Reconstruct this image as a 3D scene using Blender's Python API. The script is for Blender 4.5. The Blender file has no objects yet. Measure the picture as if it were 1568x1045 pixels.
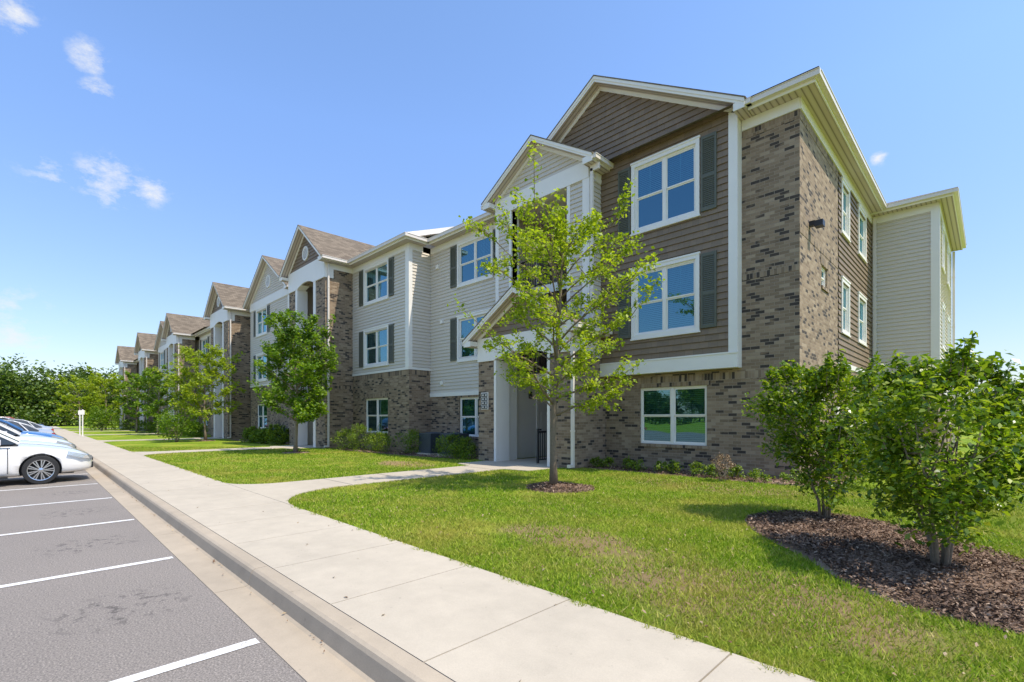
import bpy, bmesh, math, random
import numpy as np
from mathutils import Vector, Matrix
random.seed(7); rng=np.random.default_rng(7)
scene=bpy.context.scene
COL=scene.collection
R=math.radians

# ------------------------------------------------------------------ materials
def new_mat(name):
    m=bpy.data.materials.new(name); m.use_nodes=True
    nt=m.node_tree; nt.nodes.clear()
    out=nt.nodes.new('ShaderNodeOutputMaterial')
    p=nt.nodes.new('ShaderNodeBsdfPrincipled')
    nt.links.new(p.outputs[0],out.inputs[0])
    return m,nt,p,out
def N(nt,t,**kw):
    n=nt.nodes.new('ShaderNode'+t)
    for k,v in kw.items(): setattr(n,k,v)
    return n
def noise(nt,co,scale,detail=4,rough=.55):
    n=N(nt,'TexNoise'); n.inputs['Scale'].default_value=scale; n.inputs['Detail'].default_value=detail
    n.inputs['Roughness'].default_value=rough
    if co is not None: nt.links.new(co,n.inputs['Vector'])
    return n.outputs['Fac']
def ramp(nt,fac,stops,interp='LINEAR'):
    r=N(nt,'ValToRGB'); cr=r.color_ramp; cr.interpolation=interp
    while len(cr.elements)<len(stops): cr.elements.new(.5)
    for e,(p,c) in zip(cr.elements,stops):
        e.position=p; e.color=(*c,1) if len(c)==3 else c
    nt.links.new(fac,r.inputs[0]); return r.outputs[0]
def mix(nt,fac,a,b,mode='MIX'):
    m=N(nt,'MixRGB',blend_type=mode)
    for i,x in ((0,fac),(1,a),(2,b)):
        if hasattr(x,'links'): nt.links.new(x,m.inputs[i])
        elif i==0: m.inputs[0].default_value=x
        else: m.inputs[i].default_value=(*x,1)
    return m.outputs[0]
def math_(nt,op,a,b=None,clamp=False):
    m=N(nt,'Math',operation=op,use_clamp=clamp)
    for i,x in ((0,a),(1,b)):
        if x is None: continue
        if hasattr(x,'links'): nt.links.new(x,m.inputs[i])
        else: m.inputs[i].default_value=x
    return m.outputs[0]
def bump(nt,p,h,strength=.3,dist=.01):
    b=N(nt,'Bump'); b.inputs['Strength'].default_value=strength; b.inputs['Distance'].default_value=dist
    nt.links.new(h,b.inputs['Height']); nt.links.new(b.outputs[0],p.inputs['Normal'])
def geopos(nt): return N(nt,'NewGeometry').outputs['Position']
def g(v): return (v,v,v)
def spot(nt,co,x,y,rx,ry):
    sx=N(nt,'SeparateXYZ'); nt.links.new(co,sx.inputs[0])
    a=math_(nt,'DIVIDE',math_(nt,'SUBTRACT',sx.outputs[0],x),rx); b=math_(nt,'DIVIDE',math_(nt,'SUBTRACT',sx.outputs[1],y),ry)
    d=math_(nt,'SQRT',math_(nt,'ADD',math_(nt,'MULTIPLY',a,a),math_(nt,'MULTIPLY',b,b)))
    return math_(nt,'SUBTRACT',1,d,True)

def simple(name,c,rough=.6,var=.12,scale=3,bs=.05,bscale=60,metal=0,spec=.5):
    m,nt,p,o=new_mat(name); co=geopos(nt)
    n=noise(nt,co,scale,5)
    col=mix(nt,n,tuple(x*(1-var) for x in c),tuple(min(1,x*(1+var)) for x in c))
    nt.links.new(col,p.inputs['Base Color']); p.inputs['Roughness'].default_value=rough
    p.inputs['Metallic'].default_value=metal; p.inputs['Specular IOR Level'].default_value=spec
    if bs: bump(nt,p,noise(nt,co,bscale,3),bs,.01)
    return m

def brick_mat(name,stops,mortar,rot=False,bw=.215,rh=.078):
    m,nt,p,o=new_mat(name)
    uv=N(nt,'UVMap').outputs[0]
    b=N(nt,'TexBrick'); b.offset=.5
    b.inputs['Color1'].default_value=(0,0,0,1); b.inputs['Color2'].default_value=(1,1,1,1)
    b.inputs['Mortar'].default_value=(.5,.5,.5,1)
    b.inputs['Scale'].default_value=1; b.inputs['Brick Width'].default_value=bw
    b.inputs['Row Height'].default_value=rh; b.inputs['Mortar Size'].default_value=.005
    b.inputs['Mortar Smooth'].default_value=.2; b.inputs['Bias'].default_value=0
    nt.links.new(uv,b.inputs['Vector'])
    mp=N(nt,'Mapping'); mp.inputs['Scale'].default_value=(1.6,4.5,1); nt.links.new(uv,mp.inputs['Vector'])
    nz=noise(nt,mp.outputs[0],1.0,2)
    v=math_(nt,'ADD',b.outputs['Color'],math_(nt,'MULTIPLY',math_(nt,'SUBTRACT',nz,.5),.55))
    col=ramp(nt,v,stops)
    n=noise(nt,uv,1.3,4); n2=noise(nt,uv,45,3)
    col=mix(nt,.55,col,mix(nt,n2,g(.75),g(1.25)),'MULTIPLY')
    col=mix(nt,.35,col,mix(nt,n,g(.7),g(1.3)),'MULTIPLY')
    col=mix(nt,b.outputs['Fac'],col,mortar)
    nt.links.new(col,p.inputs['Base Color']); p.inputs['Roughness'].default_value=.9
    h=math_(nt,'SUBTRACT',math_(nt,'MULTIPLY',n2,.35),b.outputs['Fac'])
    bump(nt,p,h,.6,.008)
    return m
BST=[(0,(.055,.042,.034)),(.14,(.070,.052,.040)),(.18,(.205,.142,.088)),(.5,(.265,.187,.118)),(.8,(.315,.225,.145)),(1,(.38,.285,.19))]
M={}
M['brick']=brick_mat('brick',BST,(.34,.27,.195))
M['soldier']=brick_mat('brick_soldier',BST,(.34,.27,.195),bw=.078,rh=.215)
def siding_mat(name,c,shake=False):
    m,nt,p,o=new_mat(name); uv=N(nt,'UVMap').outputs[0]
    mp=N(nt,'Mapping'); mp.inputs['Scale'].default_value=(2,60,1); nt.links.new(uv,mp.inputs['Vector'])
    n=noise(nt,mp.outputs[0],1.0,4); n2=noise(nt,uv,.6,4)
    col=mix(nt,n,tuple(x*.93 for x in c),tuple(x*1.06 for x in c))
    col=mix(nt,.5,col,mix(nt,n2,g(.86),g(1.1)),'MULTIPLY')
    h=n
    if shake:
        b=N(nt,'TexBrick'); b.offset=.37; b.offset_frequency=2; b.squash=.7; b.squash_frequency=3
        b.inputs['Color1'].default_value=(*g(.86),1); b.inputs['Color2'].default_value=(*g(1.12),1); b.inputs['Mortar'].default_value=(*g(.6),1)
        b.inputs['Scale'].default_value=1; b.inputs['Brick Width'].default_value=.24; b.inputs['Row Height'].default_value=.17
        b.inputs['Mortar Size'].default_value=.004
        nt.links.new(uv,b.inputs['Vector'])
        col=mix(nt,.8,col,b.outputs['Color'],'MULTIPLY')
        h=math_(nt,'SUBTRACT',math_(nt,'MULTIPLY',n,.3),b.outputs['Fac'])
    nt.links.new(col,p.inputs['Base Color']); p.inputs['Roughness'].default_value=.55
    bump(nt,p,h,.3,.006); return m
M['sidl']=siding_mat('siding_light',(.66,.59,.49))
M['shake']=siding_mat('siding_taupe',(.235,.165,.10),True)
M['trim']=simple('trim_white',(.86,.81,.73),.45,.05,1.5,.02)
M['cream']=simple('cream_gutter',(.76,.68,.59),.4,.05,1.5,.02)
M['shutter']=simple('shutter_green',(.11,.112,.078),.5,.12,4,.03)
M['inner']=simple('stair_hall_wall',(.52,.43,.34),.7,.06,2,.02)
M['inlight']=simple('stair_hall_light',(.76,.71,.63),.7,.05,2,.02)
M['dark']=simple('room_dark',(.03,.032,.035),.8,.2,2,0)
M['blind']=simple('blinds',(.70,.70,.66),.6,.06,5,0)
M['black']=simple('black_metal',(.02,.02,.022),.4,.1,5,0)
M['door']=simple('door_taupe',(.34,.28,.22),.5,.06,2,0)
def roof_mat():
    m,nt,p,o=new_mat('roof_shingles'); uv=N(nt,'UVMap').outputs[0]
    b=N(nt,'TexBrick'); b.inputs['Scale'].default_value=1; b.inputs['Brick Width'].default_value=.32; b.inputs['Row Height'].default_value=.13
    b.inputs['Mortar Size'].default_value=.006
    b.inputs['Color1'].default_value=(.13,.10,.068,1); b.inputs['Color2'].default_value=(.23,.18,.125,1); b.inputs['Mortar'].default_value=(.07,.055,.04,1)
    nt.links.new(uv,b.inputs['Vector'])
    n=noise(nt,uv,90,3); n2=noise(nt,uv,.8,3)
    col=mix(nt,.6,b.outputs['Color'],mix(nt,n,g(.6),g(1.4)),'MULTIPLY')
    col=mix(nt,.4,col,mix(nt,n2,g(.7),g(1.25)),'MULTIPLY')
    nt.links.new(col,p.inputs['Base Color']); p.inputs['Roughness'].default_value=.95
    bump(nt,p,math_(nt,'SUBTRACT',n,b.outputs['Fac']),.5,.01); return m
M['roof']=roof_mat()
def soffit_mat():
    m,nt,p,o=new_mat('soffit_vented')
    uv=N(nt,'UVMap').outputs[0]; w3=N(nt,'TexWave'); w3.inputs['Scale'].default_value=2.4; nt.links.new(uv,w3.inputs['Vector'])
    col=ramp(nt,w3.outputs['Fac'],[(0,(.26,.20,.17)),(.2,(.56,.46,.40)),(1,(.62,.52,.46))])
    nt.links.new(col,p.inputs['Base Color']); p.inputs['Roughness'].default_value=.6
    bump(nt,p,w3.outputs['Fac'],.4,.01); return m
M['soffit']=soffit_mat()
def glass_mat():
    m,nt,p,o=new_mat('window_glass'); nt.nodes.remove(p)
    tr=N(nt,'BsdfTransparent'); tr.inputs[0].default_value=(.24,.50,.56,1)
    gl=N(nt,'BsdfGlossy'); gl.inputs['Roughness'].default_value=.015; gl.inputs[0].default_value=(.42,.80,.95,1)
    fr=N(nt,'Fresnel'); fr.inputs[0].default_value=1.9
    n=noise(nt,geopos(nt),1.2,1); b=N(nt,'Bump'); b.inputs['Strength'].default_value=.06; b.inputs['Distance'].default_value=.05
    nt.links.new(n,b.inputs['Height']); nt.links.new(b.outputs[0],gl.inputs['Normal'])
    f=math_(nt,'ADD',math_(nt,'MULTIPLY',fr.outputs[0],1.1),.14,True)
    mx=N(nt,'MixShader'); nt.links.new(f,mx.inputs[0]); nt.links.new(tr.outputs[0],mx.inputs[1]); nt.links.new(gl.outputs[0],mx.inputs[2])
    nt.links.new(mx.outputs[0],o.inputs[0]); return m
M['glass']=glass_mat()

def leaf_mat(name,c1,c2,c3,trans=.35,rough=.5):
    m,nt,p,o=new_mat(name)
    ge=N(nt,'NewGeometry'); ri=ge.outputs['Random Per Island']
    col=ramp(nt,ri,[(0,c1),(.55,c2),(1,c3)])
    n=noise(nt,ge.outputs['Position'],1.6,2)
    col=mix(nt,.6,col,mix(nt,n,g(.6),g(1.4)),'MULTIPLY')
    nt.links.new(col,p.inputs['Base Color']); p.inputs['Roughness'].default_value=rough
    t=N(nt,'BsdfTranslucent'); col2=mix(nt,1,col,(1.25,1.3,.55),'MULTIPLY'); nt.links.new(col2,t.inputs[0])
    mx=N(nt,'MixShader'); mx.inputs[0].default_value=trans
    nt.links.new(p.outputs[0],mx.inputs[1]); nt.links.new(t.outputs[0],mx.inputs[2]); nt.links.new(mx.outputs[0],o.inputs[0])
    return m
L_lime=leaf_mat('leaves_lime',(.17,.24,.012),(.33,.43,.02),(.50,.55,.04),.5)
L_green=leaf_mat('leaves_green',(.07,.15,.010),(.17,.29,.015),(.29,.40,.03),.45)
L_bush=leaf_mat('leaves_bush',(.065,.13,.010),(.17,.27,.013),(.40,.46,.035),.45,.3)
L_shrub=leaf_mat('leaves_shrub',(.07,.14,.012),(.18,.28,.02),(.33,.40,.03),.4)
L_far=leaf_mat('leaves_far',(.04,.08,.012),(.10,.165,.02),(.19,.26,.03),.3)
M_bark=simple('bark',(.20,.15,.10),.9,.35,25,.6,40)
M_barkl=simple('bark_pale',(.26,.20,.14),.9,.35,25,.6,40)

def grass_ground():
    m,nt,p,o=new_mat('lawn_grass'); co=geopos(nt)
    n1=noise(nt,co,.45,5,.6); n2=noise(nt,co,6,4); n3=noise(nt,co,90,3,.7)
    col=ramp(nt,n1,[(.3,(.14,.22,.012)),(.5,(.22,.31,.02)),(.66,(.36,.36,.05))])
    col=mix(nt,.6,col,mix(nt,n2,g(.65),g(1.4)),'MULTIPLY')
    col=mix(nt,.8,col,mix(nt,n3,g(.4),g(1.6)),'MULTIPLY')
    s=math_(nt,'MAXIMUM',spot(nt,co,-1.5,4.2,2.0,1.2),math_(nt,'MAXIMUM',spot(nt,co,-13.2,8.4,1.9,1.0),math_(nt,'MAXIMUM',spot(nt,co,-3.6,4.6,1.6,.8),spot(nt,co,-4.2,10.2,3.2,1.1))))
    f=math_(nt,'MULTIPLY',math_(nt,'SUBTRACT',math_(nt,'ADD',s,noise(nt,co,2.6,5,.7)),.68),3,True)
    col=mix(nt,math_(nt,'MULTIPLY',f,.85),col,mix(nt,n3,(.20,.11,.06),(.54,.36,.21)))
    nt.links.new(col,p.inputs['Base Color']); p.inputs['Roughness'].default_value=.95; p.inputs['Specular IOR Level'].default_value=.15
    bump(nt,p,n3,1,.03); return m
M_grass=grass_ground()
def blade_mat():
    m,nt,p,o=new_mat('grass_blades'); ge=N(nt,'NewGeometry')
    co=ge.outputs['Position']
    n1=noise(nt,co,.9,4,.6)
    col=ramp(nt,ge.outputs['Random Per Island'],[(0,(.12,.22,.01)),(.5,(.26,.39,.018)),(.85,(.42,.50,.04)),(1,(.62,.51,.20))])
    col=mix(nt,ramp(nt,n1,[(.44,g(0)),(.70,g(.75))]),col,(.50,.43,.09))
    nt.links.new(col,p.inputs['Base Color']); p.inputs['Roughness'].default_value=.6; p.inputs['Specular IOR Level'].default_value=.2
    t=N(nt,'BsdfTranslucent'); nt.links.new(col,t.inputs[0])
    mx=N(nt,'MixShader'); mx.inputs[0].default_value=.35
    nt.links.new(p.outputs[0],mx.inputs[1]); nt.links.new(t.outputs[0],mx.inputs[2]); nt.links.new(mx.outputs[0],o.inputs[0]); return m
M_blade=blade_mat()
def concrete_mat(name,c,stain=.25):
    m,nt,p,o=new_mat(name); co=geopos(nt)
    n1=noise(nt,co,.5,5,.6); n2=noise(nt,co,4,5,.65); n3=noise(nt,co,110,3,.7)
    a=mix(nt,n1,tuple(x*(1-stain*.7) for x in c),tuple(x*(1+stain*.4) for x in c))
    a=mix(nt,.6,a,mix(nt,n2,g(.75),g(1.17)),'MULTIPLY'); a=mix(nt,.6,a,mix(nt,n3,g(.72),g(1.23)),'MULTIPLY')
    sp=ramp(nt,noise(nt,co,14,5,.7),[(.28,g(.55)),(.36,g(1))]); a=mix(nt,.6,a,sp,'MULTIPLY')
    nt.links.new(a,p.inputs['Base Color']); p.inputs['Roughness'].default_value=.85
    bump(nt,p,math_(nt,'ADD',math_(nt,'MULTIPLY',n3,.4),n2),.25,.01); return m
M_conc=concrete_mat('concrete_sidewalk',(.53,.455,.345),.28)
M_kerb=concrete_mat('concrete_kerb',(.46,.375,.27),.45)
def asphalt_mat():
    m,nt,p,o=new_mat('asphalt'); co=geopos(nt)
    n1=noise(nt,co,.35,5,.6); n3=noise(nt,co,75,4,.8); n2=noise(nt,co,22,4,.7)
    col=mix(nt,n1,(.195,.168,.142),(.265,.228,.192))
    col=mix(nt,.9,col,ramp(nt,n3,[(.3,g(.3)),(.5,g(1)),(.68,g(2.0))]),'MULTIPLY')
    col=mix(nt,.5,col,mix(nt,n2,g(.65),g(1.35)),'MULTIPLY')
    sx=N(nt,'SeparateXYZ'); nt.links.new(co,sx.inputs[0])
    fx=math_(nt,'FRACT',math_(nt,'DIVIDE',math_(nt,'ADD',sx.outputs[0],3.72+29),2.9))
    dx=math_(nt,'ABSOLUTE',math_(nt,'SUBTRACT',fx,.5))
    dy=math_(nt,'ABSOLUTE',math_(nt,'SUBTRACT',sx.outputs[1],.55))
    band=math_(nt,'MULTIPLY',math_(nt,'SUBTRACT',1,math_(nt,'MULTIPLY',dx,5.5),True),math_(nt,'SUBTRACT',1,math_(nt,'MULTIPLY',dy,1.7),True))
    sn=ramp(nt,noise(nt,co,9,5,.6),[(.53,g(0)),(.62,g(1))])
    f=math_(nt,'MULTIPLY',math_(nt,'MULTIPLY',band,2.2,True),sn)
    col=mix(nt,math_(nt,'MULTIPLY',f,.7),col,(.05,.042,.038))
    nt.links.new(col,p.inputs['Base Color']); p.inputs['Roughness'].default_value=.85
    bump(nt,p,n3,.6,.01); return m
M_asph=asphalt_mat()
def paint_mat():
    m,nt,p,o=new_mat('road_paint'); co=geopos(nt)
    n=noise(nt,co,60,4,.7); n2=noise(nt,co,5,4)
    f=ramp(nt,math_(nt,'ADD',math_(nt,'MULTIPLY',n,.6),math_(nt,'MULTIPLY',n2,.4)),[(.37,g(0)),(.47,g(1))])
    nt.links.new(mix(nt,f,(.26,.23,.19),(.78,.75,.70)),p.inputs['Base Color']); p.inputs['Roughness'].default_value=.7; return m
M_paint=paint_mat()
def mulch_mat():
    m,nt,p,o=new_mat('mulch'); ge=N(nt,'NewGeometry')
    n=noise(nt,ge.outputs['Position'],50,4,.8); nb=noise(nt,ge.outputs['Position'],1.7,3)
    col=ramp(nt,ge.outputs['Random Per Island'],[(0,(.05,.032,.022)),(.5,(.14,.085,.055)),(.85,(.28,.18,.12)),(1,(.55,.40,.28))])
    col=mix(nt,.8,col,mix(nt,n,g(.4),g(1.6)),'MULTIPLY')
    col=mix(nt,ramp(nt,nb,[(.48,g(0)),(.62,g(.65))]),col,(.36,.235,.155))
    nt.links.new(col,p.inputs['Base Color']); p.inputs['Roughness'].default_value=.95; bump(nt,p,n,.8,.02); return m
M_mulch=mulch_mat()

# ------------------------------------------------------------------ mesh helpers
class MB:
    def __init__(s): s.v=[];s.f=[];s.uv=[]
    def poly(s,pts,uvs=None):
        b=len(s.v); pts=[tuple(map(float,p)) for p in pts]; s.v+=pts; s.f.append(list(range(b,b+len(pts))))
        if uvs is None:
            a=Vector(pts[0]);n=Vector((0,0,0))
            for i in range(1,len(pts)-1): n+=(Vector(pts[i])-a).cross(Vector(pts[i+1])-a)
            n=n.normalized() if n.length>1e-12 else Vector((0,0,1))
            if abs(n.z)>.6:
                uvs=[(p[0],p[1]) for p in pts] if abs(n.y)>=abs(n.x) else [(p[1],p[0]) for p in pts]
            elif abs(n.y)>=abs(n.x): uvs=[(p[0],p[2]) for p in pts]
            else: uvs=[(p[1]+.07,p[2]) for p in pts]
        s.uv+=uvs
    def box(s,x0,x1,y0,y1,z0,z1):
        if x0>x1:x0,x1=x1,x0
        if y0>y1:y0,y1=y1,y0
        p=[(x0,y0,z0),(x1,y0,z0),(x1,y1,z0),(x0,y1,z0),(x0,y0,z1),(x1,y0,z1),(x1,y1,z1),(x0,y1,z1)]
        for f in ((3,2,1,0),(4,5,6,7),(0,1,5,4),(1,2,6,5),(2,3,7,6),(3,0,4,7)): s.poly([p[i] for i in f])
    def tube(s,pts,rad,n=6,cap=True):
        b=len(s.v)
        for i,p in enumerate(pts):
            p=Vector(p)
            d=(Vector(pts[min(i+1,len(pts)-1)])-Vector(pts[max(i-1,0)])).normalized()
            a=d.cross(Vector((.31,.9,.17))).normalized(); c=d.cross(a)
            for k in range(n):
                t=2*math.pi*k/n; q=p+(a*math.cos(t)+c*math.sin(t))*rad[i]; s.v.append(tuple(q))
        for i in range(len(pts)-1):
            for k in range(n):
                k2=(k+1)%n; s.f.append([b+i*n+k,b+i*n+k2,b+(i+1)*n+k2,b+(i+1)*n+k]); s.uv+=[(0,0)]*4
        if cap:
            s.f.append([b+k for k in range(n)][::-1]); s.uv+=[(0,0)]*n
            s.f.append([b+(len(pts)-1)*n+k for k in range(n)]); s.uv+=[(0,0)]*n
    def obj(s,name,mat,parent=None,smooth=False,bevel=0):
        me=bpy.data.meshes.new(name); me.from_pydata(s.v,[],s.f)
        ul=me.uv_layers.new(name='UVMap')
        ul.data.foreach_set('uv',np.array(s.uv,dtype=np.float32).ravel())
        me.materials.append(mat)
        if smooth: me.polygons.foreach_set('use_smooth',[True]*len(me.polygons))
        me.update()
        o=bpy.data.objects.new(name,me); COL.objects.link(o)
        if parent: o.parent=parent
        if bevel:
            m=o.modifiers.new('b','BEVEL'); m.width=bevel; m.segments=2; m.limit_method='ANGLE'
        return o
def empty(name,loc=(0,0,0)):
    e=bpy.data.objects.new(name,None); COL.objects.link(e); e.location=loc; e.empty_display_size=.3; return e
def np_mesh(name,V,k,mat,parent=None):
    n=V.shape[0]; me=bpy.data.meshes.new(name)
    me.vertices.add(n*k); me.vertices.foreach_set('co',V.astype(np.float32).ravel())
    me.loops.add(n*k); me.loops.foreach_set('vertex_index',np.arange(n*k,dtype=np.int32))
    me.polygons.add(n); me.polygons.foreach_set('loop_start',np.arange(n,dtype=np.int32)*k)
    me.update(calc_edges=True); me.validate()
    me.materials.append(mat)
    o=bpy.data.objects.new(name,me); COL.objects.link(o)
    if parent: o.parent=parent
    return o
def leaves(C,size,aspect=.5,up=.6,jit=.35,r=rng):
    n=len(C); C=np.asarray(C)
    nn=r.normal(size=(n,3)); nn[:,2]=np.abs(nn[:,2])+up; nn/=np.linalg.norm(nn,axis=1)[:,None]
    a=r.normal(size=(n,3)); a-=nn*(a*nn).sum(1)[:,None]; a/=np.linalg.norm(a,axis=1)[:,None]
    b=np.cross(nn,a); s=size*(1+jit*r.uniform(-1,1,n))[:,None]*.5
    fold=nn*s*.25
    return np.stack([C-a*s,C+b*s*aspect+fold,C+a*s,C-b*s*aspect+fold],axis=1)

# ------------------------------------------------------------------ building toolkit
BB={}
def B(k):
    if k not in BB: BB[k]=MB()
    return BB[k]
class W:
    def __init__(s,kind,c):
        s.kind=kind;s.c=c
        if kind=='F': s.O=Vector((0,c,0));s.U=Vector((1,0,0));s.N=Vector((0,-1,0))
        elif kind=='R': s.O=Vector((c,0,0));s.U=Vector((0,1,0));s.N=Vector((1,0,0))
        elif kind=='L': s.O=Vector((c,0,0));s.U=Vector((0,-1,0));s.N=Vector((-1,0,0))
        else: s.O=Vector((0,c,0));s.U=Vector((-1,0,0));s.N=Vector((0,1,0))
    def P(s,u,z,n=0):
        q=s.O+s.U*u+s.N*n; return (q.x,q.y,z)
def wq(mb,w,u0,u1,z0,z1,n=0): mb.poly([w.P(u0,z0,n),w.P(u1,z0,n),w.P(u1,z1,n),w.P(u0,z1,n)])
def wbox(mb,w,u0,u1,z0,z1,n0,n1):
    a=w.P(u0,z0,n0); b=w.P(u1,z1,n1)
    mb.box(a[0],b[0],a[1],b[1],z0,z1)
def cut(lo,hi,ints):
    res=[(lo,hi)]
    for a,b in ints:
        r2=[]
        for x,y in res:
            if b<=x or a>=y: r2.append((x,y)); continue
            if a>x: r2.append((x,a))
            if b<y: r2.append((b,y))
        res=r2
    return [r for r in res if r[1]-r[0]>1e-4]
def panel(mat,w,u0,u1,z0,z1,ops=(),depth=.12):
    zs=sorted({z0,z1,*[min(max(o[2],z0),z1) for o in ops],*[min(max(o[3],z0),z1) for o in ops]})
    for a,b in zip(zs[:-1],zs[1:]):
        if b-a<1e-4: continue
        zm=(a+b)/2
        for x,y in cut(u0,u1,[(o[0],o[1]) for o in ops if o[2]<zm<o[3]]): wq(B(mat),w,x,y,a,b)
    for o in ops:
        a,b,c,d=o; c=max(c,z0); d=min(d,z1); m=B(mat)
        if d<=c: continue
        m.poly([w.P(a,c),w.P(a,d),w.P(a,d,-depth),w.P(a,c,-depth)])
        m.poly([w.P(b,c),w.P(b,c,-depth),w.P(b,d,-depth),w.P(b,d)])
        m.poly([w.P(a,d),w.P(b,d),w.P(b,d,-depth),w.P(a,d,-depth)])
        m.poly([w.P(a,c),w.P(a,c,-depth),w.P(b,c,-depth),w.P(b,c)])
def siding(mat,w,u0,u1,z0,z1,ops=(),course=.14,proud=.03,clip=None):
    k=math.floor(z0/course); z=z0; m=B(mat)
    while z<z1-1e-3:
        k+=1; zt=min(k*course,z1)
        if zt-z<1e-4: continue
        zm=(z+zt)/2
        if clip:
            l0,r0=clip(z); l1,r1=clip(zt)
            if r0-l0>1e-3:
                m.poly([w.P(l0,z,proud),w.P(r0,z,proud),w.P(r1,zt,0.001),w.P(l1,zt,0.001)])
                m.poly([w.P(l0,z,0),w.P(r0,z,0),w.P(r0,z,proud),w.P(l0,z,proud)])
        else:
            for x,y in cut(u0,u1,[(o[0],o[1]) for o in ops if o[2]<zm<o[3]]):
                m.poly([w.P(x,z,proud),w.P(y,z,proud),w.P(y,zt,0.001),w.P(x,zt,0.001)])
                m.poly([w.P(x,z,0),w.P(y,z,0),w.P(y,z,proud),w.P(x,z,proud)])
        z=zt
def inner(o,t): return (o[0]+t,o[1]-t,o[2]+t,o[3]-t)
def window(w,o,trim=.10,units=2,shut=False,brick=False,blind=None):
    u0,u1,z0,z1=o; T=B('trim')
    if not brick:
        wbox(T,w,u0,u0+trim,z0,z1,-.02,.05); wbox(T,w,u1-trim,u1,z0,z1,-.02,.05)
        wbox(T,w,u0-.02,u1+.02,z1,z1+.05,-.02,.065); wbox(T,w,u0+trim,u1-trim,z1-trim,z1,-.02,.048)
        wbox(T,w,u0-.02,u1+.02,z0-.04,z0,-.02,.07); wbox(T,w,u0+trim,u1-trim,z0,z0+trim,-.02,.048)
        a,b,c,d=inner(o,trim); off=-.005
    else:
        a,b,c,d=o; off=-.05
        wbox(B('soldier'),w,a-.05,b+.05,c-.085,c-.003,-.05,.035)
        wbox(B('soldier'),w,a-.1,b+.1,d+.002,d+.21,-.05,.012)
    fw=.045
    wbox(T,w,a,a+fw,c,d,off-.09,off); wbox(T,w,b-fw,b,c,d,off-.09,off)
    wbox(T,w,a+fw,b-fw,d-fw,d,off-.09,off); wbox(T,w,a+fw,b-fw,c,c+fw,off-.09,off)
    ua=(b-a-2*fw)/units
    for i in range(units):
        x0=a+fw+ua*i; x1=x0+ua
        if i>0: wbox(T,w,x0-.045,x0+.045,c+fw,d-fw,off-.088,off+.004)
        xa=x0+(.045 if i>0 else 0); xb=x1-(.045 if i<units-1 else 0)
        zm=(c+d)/2
        for (p,q,n) in ((zm,d-fw,off-.03),(c+fw,zm,off-.055)):
            s=.035
            wbox(T,w,xa,xa+s,p,q,n-.02,n+.012); wbox(T,w,xb-s,xb,p,q,n-.02,n+.012)
            wbox(T,w,xa+s,xb-s,q-s,q,n-.02,n+.012); wbox(T,w,xa+s,xb-s,p,p+s,n-.02,n+.012)
            wq(B('glass'),w,xa+s,xb-s,p+s,q-s,n)
            if p==zm:
                xm=(xa+xb)/2; wbox(T,w,xm-.007,xm+.007,p+s,q-s,n-.012,n-.005)
        drop=random.choice([1,1,1,.55,.8,.5]) if blind is None else blind
        zb=d-fw-(d-c-2*fw)*drop; z=d-fw-.01; m=B('blind')
        while z>zb+.02:
            m.poly([w.P(xa+.02,z,off-.15),w.P(xb-.02,z,off-.15),w.P(xb-.02,z-.043,off-.118),w.P(xa+.02,z-.043,off-.118)])
            z-=.052
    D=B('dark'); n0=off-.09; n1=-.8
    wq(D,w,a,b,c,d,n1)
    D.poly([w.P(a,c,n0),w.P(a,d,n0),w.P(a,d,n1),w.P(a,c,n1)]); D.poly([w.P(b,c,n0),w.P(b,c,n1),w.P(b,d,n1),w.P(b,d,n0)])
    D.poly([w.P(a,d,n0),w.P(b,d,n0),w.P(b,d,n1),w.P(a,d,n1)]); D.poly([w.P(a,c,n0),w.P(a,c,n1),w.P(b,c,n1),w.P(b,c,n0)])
    if shut:
        S=B('shutter')
        for s0 in (u0-.44,u1+.04):
            s1=s0+.40; st=.05
            wbox(S,w,s0,s0+st,z0+.05,z1-.02,.0,.055); wbox(S,w,s1-st,s1,z0+.05,z1-.02,.0,.055)
            zz=z0+.05; H=z1-.02-zz
            for f in (0,.46,1):
                y=zz+f*(H-.08); wbox(S,w,s0+st,s1-st,y,y+.08,.0,.053)
            wq(S,w,s0+st,s1-st,zz,zz+H,.032)
            y=zz+.08
            while y<zz+H-.1:
                S.poly([w.P(s0+st,y,.052),w.P(s1-st,y,.052),w.P(s1-st,y+.045,.034),w.P(s0+st,y+.045,.034)])
                S.poly([w.P(s0+st,y,.033),w.P(s1-st,y,.033),w.P(s1-st,y,.052),w.P(s0+st,y,.052)])
                y+=.05
ZS=9.0
def eave(w,u0,u1,over=.4,z=ZS,frieze=True,cs=False,ce=False,bs=False):
    eo=over+.001
    sa=u0-(over-.026 if cs else 0); sb=u1+(over-.026 if ce else 0)
    wbox(B('soffit'),w,sa,sb,z,z+.03,0.001,over-.026)
    ta=u0-(over if cs else (over-.026 if bs else 0)); tb=u1+(over if ce else 0)
    wbox(B('trim'),w,ta,tb,z-.02,z+.17,over-.025,over)
    ga=u0-(over+.11 if cs else (over if bs else 0)); gb=u1+(over+.11 if ce else 0)
    gq=B('cream')
    wbox(gq,w,ga,gb,z+.05,z+.163,eo,over+.11)
    wbox(gq,w,ga,gb,z+.165,z+.185,eo,over+.125)
    if frieze: wbox(B('trim'),w,u0,u1,z-.26,z-.004,-.02,.035)
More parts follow.
